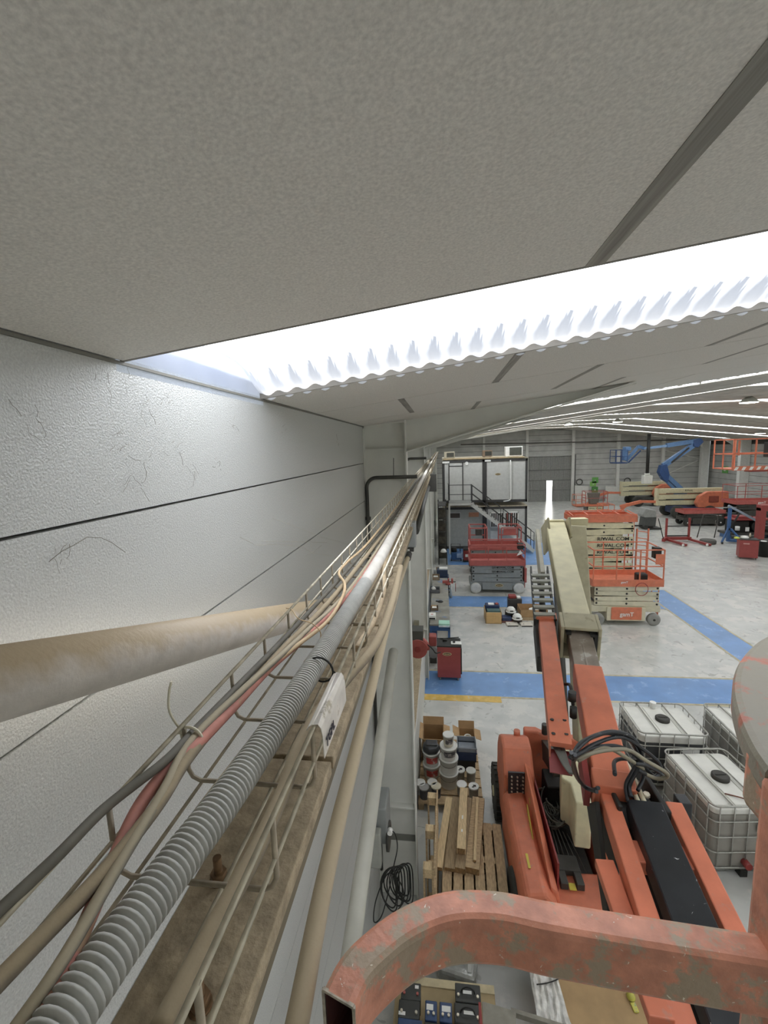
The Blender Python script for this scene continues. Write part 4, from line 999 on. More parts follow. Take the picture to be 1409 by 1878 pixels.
# ---- items under the stair ----
def simple(name,label,cat,parts,loc,rz=0,group=None):
    t = thing(name,label,cat,loc,rz,group)
    for n,mb,m,bv in parts: obj(n,mb,m,t,bevel=bv)
    return t
simple('pressure_washer','blue pressure washer with dark handle beside the stair foot','machine',[('body',MB().box(0,.55,0,.4,.1,.5),M_blue,.03),('tank',MB().box(.3,.62,-.05,.3,.2,.45),mat('light_blue_plastic','9fb4cf',.5),.02),('motor',MB().cyl((.15,.2,.5),(.15,.2,.75),.15,16),M_black,0),('handle',MB().tube([(0,.35,.3),(0,.35,.9),(.5,.35,.9),(.5,.35,.3)],.02,8),M_black,0),('wheels',MB().cyl((-.02,.1,.1),(.02,.1,.1),.1,14).cyl((.5,.1,.1),(.56,.1,.1),.1,14),M_tyre,0)],(.5,24.1,0))
simple('welding_machine','dark red welding machine next to the blue pressure washer','machine',[('body',MB().box(0,.45,0,.6,.1,.65),M_red_dk,.03),('top_cover',MB().box(.02,.43,.02,.58,.65,.72),M_black,.01),('wheels',MB().cyl((-.03,.1,.08),(.48,.1,.08),.08,12),M_tyre,0),('white_label',MB().box(.1,.25,-.01,0,.3,.45),M_white,0)],(1.15,23.9,0))

# ---- work bench along the wall ----
M_btop = mat('worn_bench_top','8c8a80',.7,var=.12,vscale=3,wear='6b7f99',wscale=2,wamt=.4)
t = thing('work_bench', 'long blue steel work bench with worn grey top along the wall', 'workbench', (-.41,13.02,0))
obj('bench_top', MB().box(0,.62,0,4.9,.85,.9), M_btop, t, bevel=.005)
obj('apron', MB().box(0,.62,.0,.04,.70,.85).box(.58,.62,0,4.9,.75,.85), M_blue, t)
for y in (.02,2.4,4.8):
    for x in (.0,.56): obj('leg', MB().box(x,x+.06,y,y+.06,0,.85), M_blue, t)
obj('lower_shelf', MB().box(.03,.59,.05,4.85,.25,.28), M_blue, t)
obj('side_plate', MB().box(.22,.55,.06,.08,.28,.7), M_offwhite, t)
bt = .9
def onb(name,label,cat,u,v,dims,m,z=bt,bv=.01,group=None,extra=None):
    p = PZ(u,v,z); t = thing(name,label,cat,p,0,group)
    obj('body', MB().box(-dims[0]/2,dims[0]/2,0,dims[1],0,dims[2]), m, t, bevel=bv)
    if extra:
        for n,mb,mm in extra: obj(n,mb,mm,t)
    return t
onb('tool_case','mint green case lying on the near end of the work bench','case',815,1150,(.33,.30,.10),mat('mint_plastic','a5d2bd',.5),extra=[('clear_edge',MB().box(-.165,.165,-.02,.0,.0,.05),mat('clear_plastic','c6d6dc',.3)),('latch',MB().box(-.04,.04,-.03,-.02,.02,.05),M_white)])
onb('label_printer','white box with a black slot on the near corner of the work bench','printer',793,1137,(.22,.28,.14),M_white,extra=[('slot',MB().box(-.09,.09,-.006,.0,.02,.07),M_black),('red_print',MB().box(-.04,.03,.08,.16,.14,.143),mat('pale_red','cc9a92',.6))])
def openbox(name,label,cat,loc,w,d,h,m,contents=(),rz=0,group=None,flaps=False):
    t = thing(name,label,cat,loc,rz,group); th = .012
    obj('walls', MB().box(0,w,0,d,0,th).box(0,w,0,th,0,h).box(0,w,d-th,d,0,h).box(0,th,0,d,0,h).box(w-th,w,0,d,0,h), m, t)
    if flaps:
        obj('flap', MB().beam((-.0,d/2,h),(-.12,d/2,h+.06),d,.006), m, t); obj('flap', MB().beam((w,d/2,h),(w+.12,d/2,h-.04),d,.006), m, t); obj('flap', MB().beam((w/2,d,h),(w/2,d+.04,h+.14),w,.006), m, t)
    for n,mb,mm in contents: obj(n,mb,mm,t)
    return t
p = PZ(790,1120,bt); openbox('parts_tray','brown tray of papers on the work bench behind the white box','tray',p,.25,.3,.09,mat('brown_tray','7c6a55',.7),[('papers',MB().box(.05,.2,.03,.2,.03,.085),M_white),('sheet',MB().box(.02,.2,.2,.27,.03,.095),M_card)])
p = PZ(789,1088,bt); openbox('parts_bin','grey open bin with crumpled cloth on the work bench','bin',p,.36,.45,.12,mat('grey_bin','5f6062',.6),[('cloth',MB().lathe((.12,.3,.05),[(.1,0),(.08,.07),(.02,.11)],9),M_offwhite)])
p = PZ(790,1064,bt); openbox('parts_bin','brown open bin further along the work bench','bin',p,.36,.5,.12,mat('brown_tray2','8a7a64',.7),[('papers',MB().box(.12,.3,.1,.22,.08,.125),M_white)])
single('glove', MB().lathe(PZ(808,1104,bt),[(.09,0),(.1,.02),(.06,.045),(.02,.05)],10).beam(PZ(800,1103,bt)+Vector((0,0,.02)),PZ(806,1104,bt)+Vector((0,0,.02)),.05,.025), M_black, 'black glove lying on the work bench top', 'glove')
p = PZ(822,1072,bt)
simple('bench_vise','red bench vise clamped on the far corner of the work bench','vise',[('base',MB().cyl((0,0,0),(0,0,.08),.1,14),M_red,.0),('fixed_jaw',MB().box(-.22,.05,-.07,.07,.06,.16),M_red,.015),('moving_jaw',MB().box(.12,.2,-.08,.08,.06,.24),M_red,.015),('jaw_plate',MB().box(.0,.05,-.08,.08,.14,.24),M_red,.01),('screw',MB().cyl((0,0,.11),(.3,0,.11),.02,10),M_steel_dk,0),('handle',MB().cyl((.29,0,.05),(.29,0,-.28),.012,8),M_red_dk,0)],(p.x,p.y,bt))
# machine and items beyond the bench
t = simple('grinding_machine','dark blue pedestal machine with a white top at the far end of the bench','machine',[('body',MB().box(0,.55,0,.55,0,.85),mat('navy_machine','2f3c52',.5,var=.1),.03),('head',MB().box(.05,.5,.05,.45,.85,1.15),mat('navy_machine','2f3c52',.5),.03),('white_cover',MB().box(.15,.5,.1,.4,1.15,1.2),M_white,.01),('shelf',MB().box(.1,.58,-.05,0,.35,.4),M_black,0),('shelf',MB().box(.1,.58,-.05,0,.2,.24),M_black,0),('wheel_guard',MB().cyl((.05,.2,1.0),(-.08,.2,1.0),.12,16),M_grey_m,0)],(-.28,18.2,0))
single('bottle', MB().lathe((.34,18.1,0),[(.05,0),(.05,.5),(.02,.58),(.02,.64)],12), M_offwhite, 'slim cream bottle standing right of the dark blue machine', 'bottle')
openbox('parts_bin','brown open crate on the floor behind the dark blue machine','crate',(-.3,20.3,0),.5,.8,.5,M_wood_d,[('papers',MB().box(.1,.4,.1,.6,.3,.45),M_offwhite)])

# red tool cabinet with black top
def cabinet(label, loc, w, d, h, m, rz=0, badge=True):
    t = thing('tool_cabinet', label, 'tool cabinet', loc, rz)
    obj('body', MB().box(0,w,0,d,.1,h-.03), m, t, bevel=.012)
    obj('top_mat', MB().box(-.01,w+.01,-.01,d+.01,h-.03,h), M_black, t)
    for x in (.07,w-.07):
        for y in (.07,d-.07):
            o = obj('caster', MB().cyl((x-.02,y,.045),(x+.02,y,.045),.045,12), mat('caster_grey','7b7b75',.7), t)
            obj('fork', MB().box(x-.03,x+.03,y-.02,y+.02,.05,.1), M_steel_dk, o)
    obj('handle_bar', MB().box(w,w+.03,.02,d-.05,.2,h-.08), M_black, t)
    if badge: oval(t,(w*.42,-.012,h*.78),w*.19,w*.075)
    return t
M_cabred = mat('tool_cabinet_red','934440',.45,var=.04)
cabinet('dark red tool cabinet on casters at the end of the blue stripe', (-.17,11.32,0), .62, .5, 1.0, M_cabred)
p = PZ(832,1180,1.0)
simple('paint_tray','white plastic tray left on top of the dark red tool cabinet','tray',[('body',MB().box(0,.28,0,.18,0,.03),M_white,.02),('black_cap',MB().cyl((.08,.09,.03),(.08,.09,.06),.035,12),M_black,0)],(.2,11.4,1.0))
single('pry_bar', MB().tube([(-.1,11.75,1.01),(.42,11.82,1.03)],.012,8), M_black, 'black bar lying across the back of the red tool cabinet top', 'tool')
simple('tool_pouch','black tool pouch on the red tool cabinet','pouch',[('body',MB().box(0,.12,0,.1,0,.05),M_black,.02),('strap',MB().box(.02,.1,.1,.12,.01,.03),M_steel_dk,0)],(-.02,11.6,1.0))
t = simple('compressor','red and grey compressor standing behind the red tool cabinet','machine',[('tank',MB().cyl((-.3,12.25,.35),(-.3,12.75,.35),.17,18),M_grey_m,0),('motor',MB().box(-.42,-.2,12.3,12.6,.52,.82),M_red,.03),('feet',MB().box(-.4,-.2,12.3,12.34,0,.2).box(-.4,-.2,12.66,12.7,0,.2),M_steel_dk,0)],(0,0,0))
# hose reel on column
t = thing('hose_reel', 'red hose reel fixed to the second column above the low wall', 'hose reel', (0,0,0))
a = PY(755,1172,9.2); b = PY(778,1206,9.2)
cx_, cz_ = (a.x+b.x)/2, (a.z+b.z)/2; r = (a.z-b.z)/2
obj('mount', MB().box(cx_-.16,cx_+.12,9.18,9.5,cz_+r*.9,cz_+r*1.9), mat('dark_mount','4a4a44',.6), t, world=True)
obj('wall_bracket', MB().box(-.928,cx_-.05,9.33,9.4,cz_-.05,cz_+.05), M_steel_dk, t, world=True)
obj('drum', MB().cyl((cx_,9.15,cz_),(cx_,9.32,cz_),r,22), M_red, t, world=True)
obj('cover', MB().tube([(cx_+r*1.02*math.cos(q),9.23,cz_+r*1.02*math.sin(q)) for q in [math.radians(x) for x in range(-10,191,15)]],.05,6), M_redl, t, world=True)
obj('hub', MB().cyl((cx_,9.12,cz_),(cx_,9.15,cz_),r*.3,16), M_red_dk, t, world=True)
obj('hose_end', MB().tube(smooth_path([(cx_+r,9.2,cz_+.1),(cx_+r+.12,9.2,cz_-.02),(cx_+r+.18,9.2,cz_-.1),(cx_+r+.28,9.25,cz_-.1)],4),.014,6), M_black, t, world=True)
_a = PY(759,1141,11.3); _b = PY(769,1157,11.3)
single('switch_box', MB().box(_a.x,_b.x,11.3,11.443,_b.z,_a.z), mat('tan_box','8f8c78',.6), 'small square switch box on the column side above the hose reel', 'switch box', bevel=.01)

# ---- crates and cartons on the floor near the blue stripe ----
t = openbox('storage_crate','tan plastic crate holding a green case on the open floor','crate',(1.5,15.35,0),.55,.75,.42,mat('tan_plastic','cdaa74',.6,var=.04))
obj('crate_rib', MB().box(.35,.52,-.012,0,.05,.38).box(0,.55,-.01,0,.2,.23), mat('tan_plastic','cdaa74'), t)
simple('tool_case','dark green tool case standing in the tan crate','case',[('body',MB().box(0,.46,0,.25,0,.42),mat('dark_green_plastic','3f5d5b',.5),.02),('lid_edge',MB().box(0,.46,-.01,.25,.33,.37),mat('aqua','7fa2a0',.5),0)],(1.55,15.40,.05))
simple('tool_case','navy tool case with papers behind the green case','case',[('body',MB().box(0,.5,0,.3,0,.50),M_navy,.03),('papers',MB().box(.1,.3,.02,.2,.5,.53),M_white,0),('red_rag',MB().lathe((.4,.12,.5),[(.07,0),(.05,.05),(.01,.06)],9),M_red,0)],(1.53,15.72,.05))
t = openbox('carton','wide open cardboard carton of parts on a small pallet','carton',(2.75,15.75,.1),.95,.65,.28,M_card)
simple('pallet_base','small wooden pallet under the wide carton','pallet',[('runner',MB().box(0,1,0,.08,0,.07),M_wood,0),('runner',MB().box(0,1,.5,.58,0,.07),M_wood,0),('deck_board',MB().box(0,1,0,.65,.07,.1),M_wood,0)],(2.72,15.72,0))
simple('abrasive_disc','white grinding disc lying in the wide carton','disc',[('disc',MB().lathe((0,0,0),[(.16,0),(.17,.02),(.16,.04)],20),M_white,0),('hole',MB().cyl((0,0,.04),(0,0,.045),.06,14),M_black,0)],(3.25,15.95,.30))
simple('drill','orange and grey power tool lying in the wide carton','power tool',[('body',MB().cyl((0,0,.06),(.22,.08,.08),.05,12),M_orange,0),('grip',MB().beam((.05,0,.05),(.0,-.12,.03),.05,.04),M_steel_dk,.01)],(3.35,16.15,.3))
simple('toolbox','dark toolbox with a red lid behind the two white helmets','toolbox',[('body',MB().box(0,.5,0,.3,0,.5),mat('charcoal_plastic','3d3b3a',.6),.02),('lid',MB().box(.02,.3,.03,.27,.5,.62),M_red_dk,.03),('white_tape',MB().box(.32,.46,.05,.25,.5,.56),M_white,.01)],(2.45,16.55,.0))
for x,y,z,lab in ((2.38,15.75,.315,'white helmet lying on the dark bags behind the grey cases'),(2.55,15.45,.175,'front white helmet beside the grey cases')):
    t = thing('safety_helmet', lab, 'helmet', (x+.05,y+.05,z))
    obj('shell', MB().lathe((0,0,0),[(.16,0),(.15,.08),(.1,.14),(.02,.16)],18), M_white, t); obj('brim', MB().lathe((0,-.03,0),[(.18,-.012),(.18,.0)],18), M_white, t); obj('visor_mark', MB().box(-.05,.06,-.17,-.13,.03,.07), M_steel_dk, t)
simple('bag','black work bag under the rear white helmet','bag',[('body',MB().box(0,.45,0,.35,0,.3),M_black,.06),('strap',MB().tube(arc((.2,.15,.28),.14,0,180,8),.015,6),M_navy,0)],(2.25,15.72,0))
simple('bag','small dark bag supporting the front white helmet','bag',[('body',MB().box(0,.3,0,.25,0,.16),mat('brown_bag','54483c',.8),.04),('strap',MB().box(.05,.25,-.01,0,.05,.09),M_black,0)],(2.46,15.4,0))
simple('tool_case','navy machine case left of the front helmet','case',[('body',MB().box(0,.34,0,.3,0,.18),M_navy,.03),('tray',MB().box(-.06,.4,-.06,.2,0,.06),mat('rust_tray','6f4a42',.7),.01)],(2.08,15.5,0))
for x,lab in ((2.2,'left one of two light grey plastic cases on the floor'),(2.68,'right one of two light grey plastic cases on the floor')):
    simple('flat_case',lab,'case',[('body',MB().box(0,.4,0,.3,0,.06),mat('pale_grey_case','c9c4b6',.6,var=.04),.02),('black_edge',MB().box(.02,.38,-.012,.0,.0,.03),M_black,0),('hole',MB().cyl((.1,.1,.06),(.1,.1,.062),.02,10),M_black,0)],(x,15.13,0),rz=.05)

# ---- IBC containers ----
M_tank = mat('white_tank_plastic','dad9d0',.4,var=.03); 
M_liq = {'dark':mat('dark_liquid_tank','4a4c4c',.35,var=.06),'grey':mat('grey_liquid_tank','8d8980',.35,var=.05)}
M_cage = mat('galvanised_cage','a8a79f',.4,metal=.5,var=.08,vscale=30)
def rrect(w,d,r,z,n=5):
    out = []
    for cx,cy,a0 in ((w-r,r,-90),(w-r,d-r,0),(r,d-r,90),(r,r,180)):
        out += [Vector((cx+r*math.cos(math.radians(a0+90*k/n)),cy+r*math.sin(math.radians(a0+90*k/n)),z)) for k in range(n+1)]
    return out
def ibc(label, loc, w, d, liq, lvl, rz=0, bars=True, seal=None):
    t = thing('liquid_container', label, 'liquid container', loc, rz, None)
    H1 = 1.13
    def body(z0,z1,top=False):
        mb = MB(); a = [(p.x,p.y) for p in rrect(w-.04,d-.04,.1,0)]
        mb.pz(a,z0,z1); mb.v = [v+Vector((.02,.02,0)) for v in mb.v]; return mb
    obj('tank_lower', body(.16,lvl), M_liq[liq], t)
    o = obj('tank_upper', body(lvl,H1-.06), M_tank, t, bevel=.02)
    wv = MB()
    for k in (0,1,2): wv.box(.06+(w-.12)*k/3+.01,.06+(w-.12)*(k+1)/3-.01,.08,d-.08,H1-.065,H1-.045)
    obj('top_ribs', wv, M_tank, o, bevel=.012)
    cap = obj('screw_cap', MB().lathe((w*.52,d*.5,H1-.05),[(.12,0),(.12,.05),(.1,.065)],22), mat('cap_dark','3a3833',.6), t)
    obj('cap_grip', MB().box(w*.52-.08,w*.52+.08,d*.5-.01,d*.5+.01,H1+.01,H1+.025), mat('cap_dark','3a3833'), cap)
    nb = 0
    for k in range(5):
        for yy in (0,d): obj('cage_bar', MB().tube([(.1+(w-.2)*k/4,yy,.14),(.1+(w-.2)*k/4,yy,H1)],.009,6), M_cage, t)
        for xx in (0,w): obj('cage_bar', MB().tube([(xx,.1+(d-.2)*k/4,.14),(xx,.1+(d-.2)*k/4,H1)],.009,6), M_cage, t)
    for k in range(5):
        z = .16+(H1-.16)*k/4; obj('cage_ring', MB().tube(rrect(w,d,.1,z),.011 if k < 4 else .014,6,closed=True), M_cage, t)
    for x in (w*.3,w*.7): obj('top_bar', MB().tube([(x,0,H1-.02),(x,d,H1-.02)],.011,6), M_cage, t)
    pl = obj('pallet_frame', MB().box(.02,w-.02,.02,d-.02,.11,.15), M_cage, t)
    for x in (.05,w/2,w-.05):
        for y in (.05,d-.05): obj('foot', MB().box(x-.05,x+.05,y-.05,y+.05,0,.11), M_black, pl)
    obj('valve', MB().cyl((w/2,-.08,.24),(w/2,.03,.24),.05,14), M_black if liq=='dark' else M_red_dk, t)
    obj('white_tag', MB().box(w*.62,w*.86,-.012,-.008,.72,.86), M_white, t)
    return t
a = PZ(1300,1348,1.13); 
t = ibc('rear wire caged white tank with dark liquid nearest the blue stripe', (3.42,7.72,0), 1.15, .98, 'dark', .93)
simple('crumpled_cup','crumpled white cup on the rim of the rear caged tank','cup',[('body',MB().lathe((0,0,0),[(.04,0),(.055,.1),(.05,.12)],12),M_white,0),('rim',MB().lathe((0,0,.12),[(.056,0),(.056,.008)],12),M_white,0)],(4.02,8.60,1.08))
t = ibc('front wire caged white tank with grey liquid and a dark screw cap', (3.72,6.10,0), 1.0, 1.2, 'grey', .98, rz=.10)
simple('red_ratchet','thin brown strap lying on top of the front caged tank','strap',[('strap',MB().tube(smooth_path([(0,0,0),(.15,-.08,.02),(.28,-.12,.01),(.34,-.03,.03),(.3,.06,.04)],5),.009,6),mat('rust_brown','6e4636',.7),0),('knot',MB().lathe((.3,-.1,0),[(.03,0),(.035,.02),(.01,.04)],8),mat('rust_brown','6e4636'),0)],(4.05,6.42,1.09))
simple('paper_note','white paper with a red patch on top of the front caged tank','paper',[('sheet',MB().box(0,.28,0,.24,0,.006),M_white,0),('red_patch',MB().box(.08,.25,.05,.17,.006,.01),mat('faded_red','b6605a',.6),0)],(4.52,6.28,1.095),rz=.1)
t = ibc('caged tank half hidden behind the raised orange corner rail', (4.98,7.55,0), 1.0, 1.2, 'grey', 1.0)
simple('wood_block','small offcut of wood on the floor before the front caged tank','wood',[('block',MB().box(0,.16,0,.2,0,.1),M_wood,.005),('chip',MB().box(.16,.22,.05,.12,0,.03),M_wood_d,0)],(4.35,5.75,0),rz=.3)
simple('red_valve_wheel','dark red valve cap at the foot of the front caged tank','valve',[('disc',MB().lathe((0,0,.0),[(.13,0),(.14,.05),(.1,.08)],16),M_redl,0),('core',MB().cyl((0,0,.08),(0,0,.1),.06,12),M_black,0)],(4.5,5.98,.12))

# ---- pallet with paint buckets ----
def pallet(name_label, loc, w, d, m=M_wood, rz=0, nb=6, tilt=None, h=.14, along='x', group=None):
    t = thing('wooden_pallet', name_label, 'pallet', loc, rz, group)
    bw = d/nb*.86
    for k in range(nb):
        y = (d-bw)*k/(nb-1); obj('deck_board', MB().box(0,w,y,y+bw,h-.022,h), m, t)
    for x in (.0,w/2-.05,w-.1):
        obj('stringer', MB().box(x,x+.1,0,d,h-.044,h-.022), m, t)
        for y in (0,d/2-.07,d-.14): obj('block', MB().box(x,x+.1,y,y+.14,.02,h-.044), M_wood_d, t)
        obj('bottom_board', MB().box(x,x+.1,0,d,0,.02), m, t)
    return t
PB = (-.52,6.95)
pallet('wooden pallet carrying the paint buckets beside the low wall', (-.48,6.95,0), 1.12, 1.75, nb=8)
def bucket(label, x, y, z, r, h, m, lid, band=None, openlid=False, group='paint buckets on the pallet', metal=False):
    t = thing('paint_bucket', label, 'paint bucket', (x,y,z), 0, group)
    obj('pail', MB().lathe((0,0,0),[(r*.88,0),(r*.9,.01),(r,h-.02),(r*1.04,h-.02),(r*1.04,h)],22), m, t)
    obj('lid', MB().lathe((0,0,h),[(r*1.06,-.015),(r*1.06,.008),(r*.9,.01),(r*.88,.004)],22), lid, t)
    if band:
        mb = MB(); q0 = math.radians(-125)
        sec = [(r*.955+.003)*1.0]
        vs = []; n = 12
        for k in range(n+1):
            a = q0+math.radians(85)*k/n
            for zz,rr in ((h*.3,r*.93+.003),(h*.8,r*.985+.003)): vs.append((rr*math.cos(a),rr*math.sin(a),zz))
        mb.add(vs,[(2*k,2*k+2,2*k+3,2*k+1) for k in range(n)],True); obj('paper_label', mb, band, t)
    if not metal: obj('bail_handle', MB().tube([(r*1.05*math.cos(a),r*1.05*math.sin(a),h*.85-.06*abs(math.sin(a))) for a in [PI+PI*k/10 for k in range(11)]],.003,5), M_steel_dk, t)
    return t
M_pail = mat('white_pail','dcdcd6',.45,var=.02); M_redlab = mat('red_label','b94a44',.5,var=.1,wear='cfc9c0',wscale=9,wamt=.4); M_dlab = mat('dark_label','575556',.5,var=.1,wear='b9b4ae',wscale=12,wamt=.45)
z0 = .14
bucket('bottom white bucket with red label in the left stack',-.26,7.62,z0,.155,.25,M_pail,M_pail,M_redlab)
bucket('middle white bucket with red label in the left stack',-.26,7.62,z0+.26,.155,.25,M_pail,M_pail,M_redlab)
bucket('bottom wide white bucket in the taller right stack',.06,7.42,z0,.165,.27,M_pail,M_pail)
bucket('middle wide white bucket without label in the taller right stack',.06,7.42,z0+.28,.165,.27,M_pail,M_pail)
bucket('white bucket with dark label under the small tin',.06,7.42,z0+.56,.15,.22,M_pail,M_pail,M_dlab)
bucket('small cream tin with black band on top of the taller stack',.06,7.42,z0+.79,.095,.2,mat('cream_tin','cfc9b6',.4),M_pail,M_dlab,metal=True)
simple('black_bin_bag','crumpled black plastic sheet on top of the left bucket stack','plastic sheet',[('sheet',MB().lathe((0,0,0),[(.16,0),(.17,.05),(.15,.1),(.1,.12)],7),M_blackgloss,.01),('fold',MB().box(-.1,.12,-.06,.1,.1,.14),M_blackgloss,.02)],(-.26,7.62,z0+.53))
for i,(u,v,lab,m,l) in enumerate(((771,1435,'white lidded tin at the left rear of the front rows',M_pail,M_pail),(793,1434,'white lidded tin behind the dark rimmed one',M_pail,M_pail),(778,1443,'tin with a grey lid and dark rim at the left front',mat('dark_rim_tin','5c5f66',.5),mat('grey_lid','9c9b96',.5)),(800,1441,'tin with a cream lid and dark rim second from the left in front',mat('dark_rim_tin','5c5f66'),mat('cream_lid','d9d2ba',.5)),
   (844,1411,'grey tin with a marked white lid right of the tall stack',mat('grey_tin','a5a49f',.5),M_pail),(864,1413,'grey tin with a plain white lid under the dark crates',mat('grey_tin','a5a49f'),M_offwhite),(847,1438,'grey tin with a bright white lid in front on the right',mat('grey_tin','a5a49f'),M_white),(869,1442,'grey tin with a scribbled white lid at the right front corner',mat('grey_tin','a5a49f'),M_white))):
    p = PZ(u,v,z0+.2); t = bucket(lab,p.x,p.y,z0,.085,.2,m,l,metal=True)
    if 'marked' in lab or 'scribbled' in lab: obj('scribble', MB().box(-.01,.04,-.02,.02,.211,.214).box(-.03,.0,-.04,-.02,.211,.214), M_black, t)
openbox('carton','tall open brown carton behind the left bucket stack','carton',(-.44,7.95,z0),.42,.5,.5,M_card,flaps=True)
openbox('carton','small open carton with pipe elbows at the back right of the pallet','carton',(.28,8.28,z0),.32,.32,.34,M_card,[('pipe_elbow',MB().tube([(.18+.06*math.cos(a),.16+.06*math.sin(a),.26) for a in [2*PI*k/14 for k in range(14)]],.018,6,closed=True),M_offwhite),('pipe_elbow',MB().tube([(.22+.05*math.cos(a),.1,.2+.05*math.sin(a)) for a in [2*PI*k/14 for k in range(14)]],.018,6,closed=True),M_offwhite),('packing',MB().box(.02,.3,.02,.3,.1,.18),M_wood_l)],flaps=True)
for z,m,lab,dd in ((z0,mat('black_crate','2b2b29',.6),'black plastic crate at the bottom of the crate stack',.16),(z0+.2,M_navy,'dark blue plastic crate in the middle of the crate stack',.13),(z0+.36,mat('clear_crate','8f969c',.4),'grey clear plastic tray topmost on the crate stack',.06)):
    t = openbox('plastic_crate',lab,'crate',(.22+.02*(z>.3),7.78,z),.34,.34,dd+.06,m); obj('rim', MB().box(-.012,.352,-.012,.012,dd+.04,dd+.06).box(-.012,.352,.33,.352,dd+.04,dd+.06).box(-.012,.012,0,.34,dd+.04,dd+.06).box(.33,.352,0,.34,dd+.04,dd+.06), m, t)
simple('plastic_bag','grey plastic bag between the cartons at the back of the pallet','bag',[('body',MB().lathe((0,0,0),[(.12,0),(.16,.1),(.1,.2),(.03,.26)],9),mat('translucent_bag','b5b2a8',.3),.0),('white_strip',MB().box(-.03,.01,-.17,-.13,.05,.22),M_white,0)],(.14,8.25,z0))

# ---- stack of pallets with beams ----
def PT(u,v,z): return PZ(u,v,z)
for k in range(4):
    pallet(('lowest','second','third','topmost')[k]+' pallet in the stack loaded with wooden beams', (.74+.01*k,4.92+.02*(k%2),.145*k), 1.2, .84, M_wood if k%2 else M_wood_d, nb=6, rz=PI/2-.05+.015*(k%2))
zt = .58
beams_ = [((824,1462),(804,1590),.085,.05,'pale batten at the left of the timber on the pallets',M_wood_l),((838,1462),(825,1592),.115,.05,'brown squared timber second from the left',M_wood_d),((878,1462),(866,1592),.15,.09,'broad brown timber right of the pale top beam',M_wood),((858,1462),(844,1592),.11,.08,'timber lying under the pale top beam',M_wood_d)]
for (u0,v0),(u1,v1),w,h,lab,m in beams_:
    a = PZ(u0,v0,zt+h); b = PZ(u1,v1,zt+h); a.z = b.z = zt+h/2
    t = thing('timber', lab, 'timber', a); w *= 1.25; obj('beam_body', MB().beam((0,0,0),b-a,w,h), m, t, bevel=.004); obj('end_grain', MB().beam(b-a,(b-a)*1.003,w*.98,h*.98), mat('end_grain','8a6d48',.9,var=.15,vscale=40), t)
a = PZ(851,1444,.80); b = PZ(846,1556,.80); a.z=b.z=.755
t = thing('timber', 'longest pale beam lying on top of the timber pile', 'timber', a); obj('beam_body', MB().beam((0,0,0),b-a,.12,.09), M_wood_l, t, bevel=.004); obj('end_grain', MB().beam(b-a,(b-a)*1.003,.1,.085), mat('end_grain','8a6d48'), t); obj('plaster_spots', MB().beam((b-a)*.5+Vector((.0,0,.046)),(b-a)*.56+Vector((0,0,.046)),.02,.003).beam((b-a)*.72+Vector((.0,0,.046)),(b-a)*.76+Vector((0,0,.046)),.02,.003), M_white, t)
a = PZ(876,1462,.70); b = PZ(871,1578,.70); a.z=b.z=.69
t = thing('timber', 'thin pale batten lying on the broad brown timber', 'timber', a); obj('beam_body', MB().beam((0,0,0),b-a,.035,.03), M_wood_l, t); obj('end_grain', MB().beam(b-a,(b-a)*1.003,.033,.028), mat('end_grain','8a6d48'), t)
# upright pallet leaning at the left
t = thing('wooden_pallet', 'wooden pallet standing on edge left of the timber stack', 'pallet', (-.27,4.72,0), -.02)
for k in range(5):
    z = .05+.27*k; obj('deck_board', MB().box(.11,.13,0,1.25,z,z+.1), M_wood, t); 
for y in (0,.55,1.12):
    obj('stringer', MB().box(.085,.11,y,y+.11,0,1.2), M_wood, t); obj('bottom_board', MB().box(-.02,.0,y,y+.11,0,1.2), M_wood, t)
    for z in (.02,.53,1.08): obj('block', MB().box(0,.085,y,y+.11,z,z+.12), M_wood_l, t)
simple('plastic_lump','crumpled clear plastic wrap at the front of the timber stack','plastic wrap',[('wrap',MB().lathe((0,0,0),[(.15,0),(.16,.05),(.1,.1),(.03,.12)],9),mat('clear_wrap','b9bab4',.2),0),('fold',MB().lathe((.1,.02,0),[(.08,0),(.07,.06),(.02,.09)],7),mat('clear_wrap','b9bab4'),0)],(.12,4.86,.58))

# ---- batteries, wrapped goods and sheets at the bottom ----
zb = .32
A1,A2 = PZ(745,1776,zb), PZ(925,1800,zb)
t = thing('board', 'tan board under the batteries with a pale front edge', 'board', (A1.x-.1,3.2,0)); 
obj('sheet', MB().box(0,1.08,0,1.02,zb-.03,zb), mat('tan_board','ad9a74',.8,var=.05), t, bevel=.01); obj('pale_edge', MB().box(0,1.08,.95,1.03,zb-.03,zb+.012), mat('pale_edge','cdbf9a',.8,var=.1), t); obj('legs', MB().box(.02,.12,.0,1,0,zb-.03).box(.95,1.05,.0,1,0,zb-.03), M_wood_d, t)
def battery(lab,u,v,w,d,m,lab2=None,handle=False):
    h = .2; p = PZ(u,v,zb+h)
    t = thing('battery', lab, 'battery', (p.x,p.y-d,zb), 0, 'batteries on the tan board')
    obj('case', MB().box(0,w,0,d,0,h-.03), m, t, bevel=.006); obj('lid', MB().box(-.003,w+.003,-.003,d+.003,h-.035,h), m, t, bevel=.008)
    tm = MB()
    for x in (.03,w-.03): tm.cyl((x,.05,h),(x,.05,h+.018),.013,10)
    obj('terminal', tm, M_redl if 'red' in lab else M_steel, t)
    if lab2: obj('label_sticker', MB().box(*lab2,h,h+.002), M_white, t)
    if handle: obj('handle', MB().tube(arc((w/2,d/2,h),.07,0,180,8),.008,6), M_black, t)
    return t
M_batt = mat('black_battery','3a3b37',.5,var=.08); M_battb = mat('blue_battery','35496b',.5,var=.08)
battery('black battery with red terminal at the upper left of the board',738,1800,.2,.15,M_batt,(.14,.18,.1,.13))
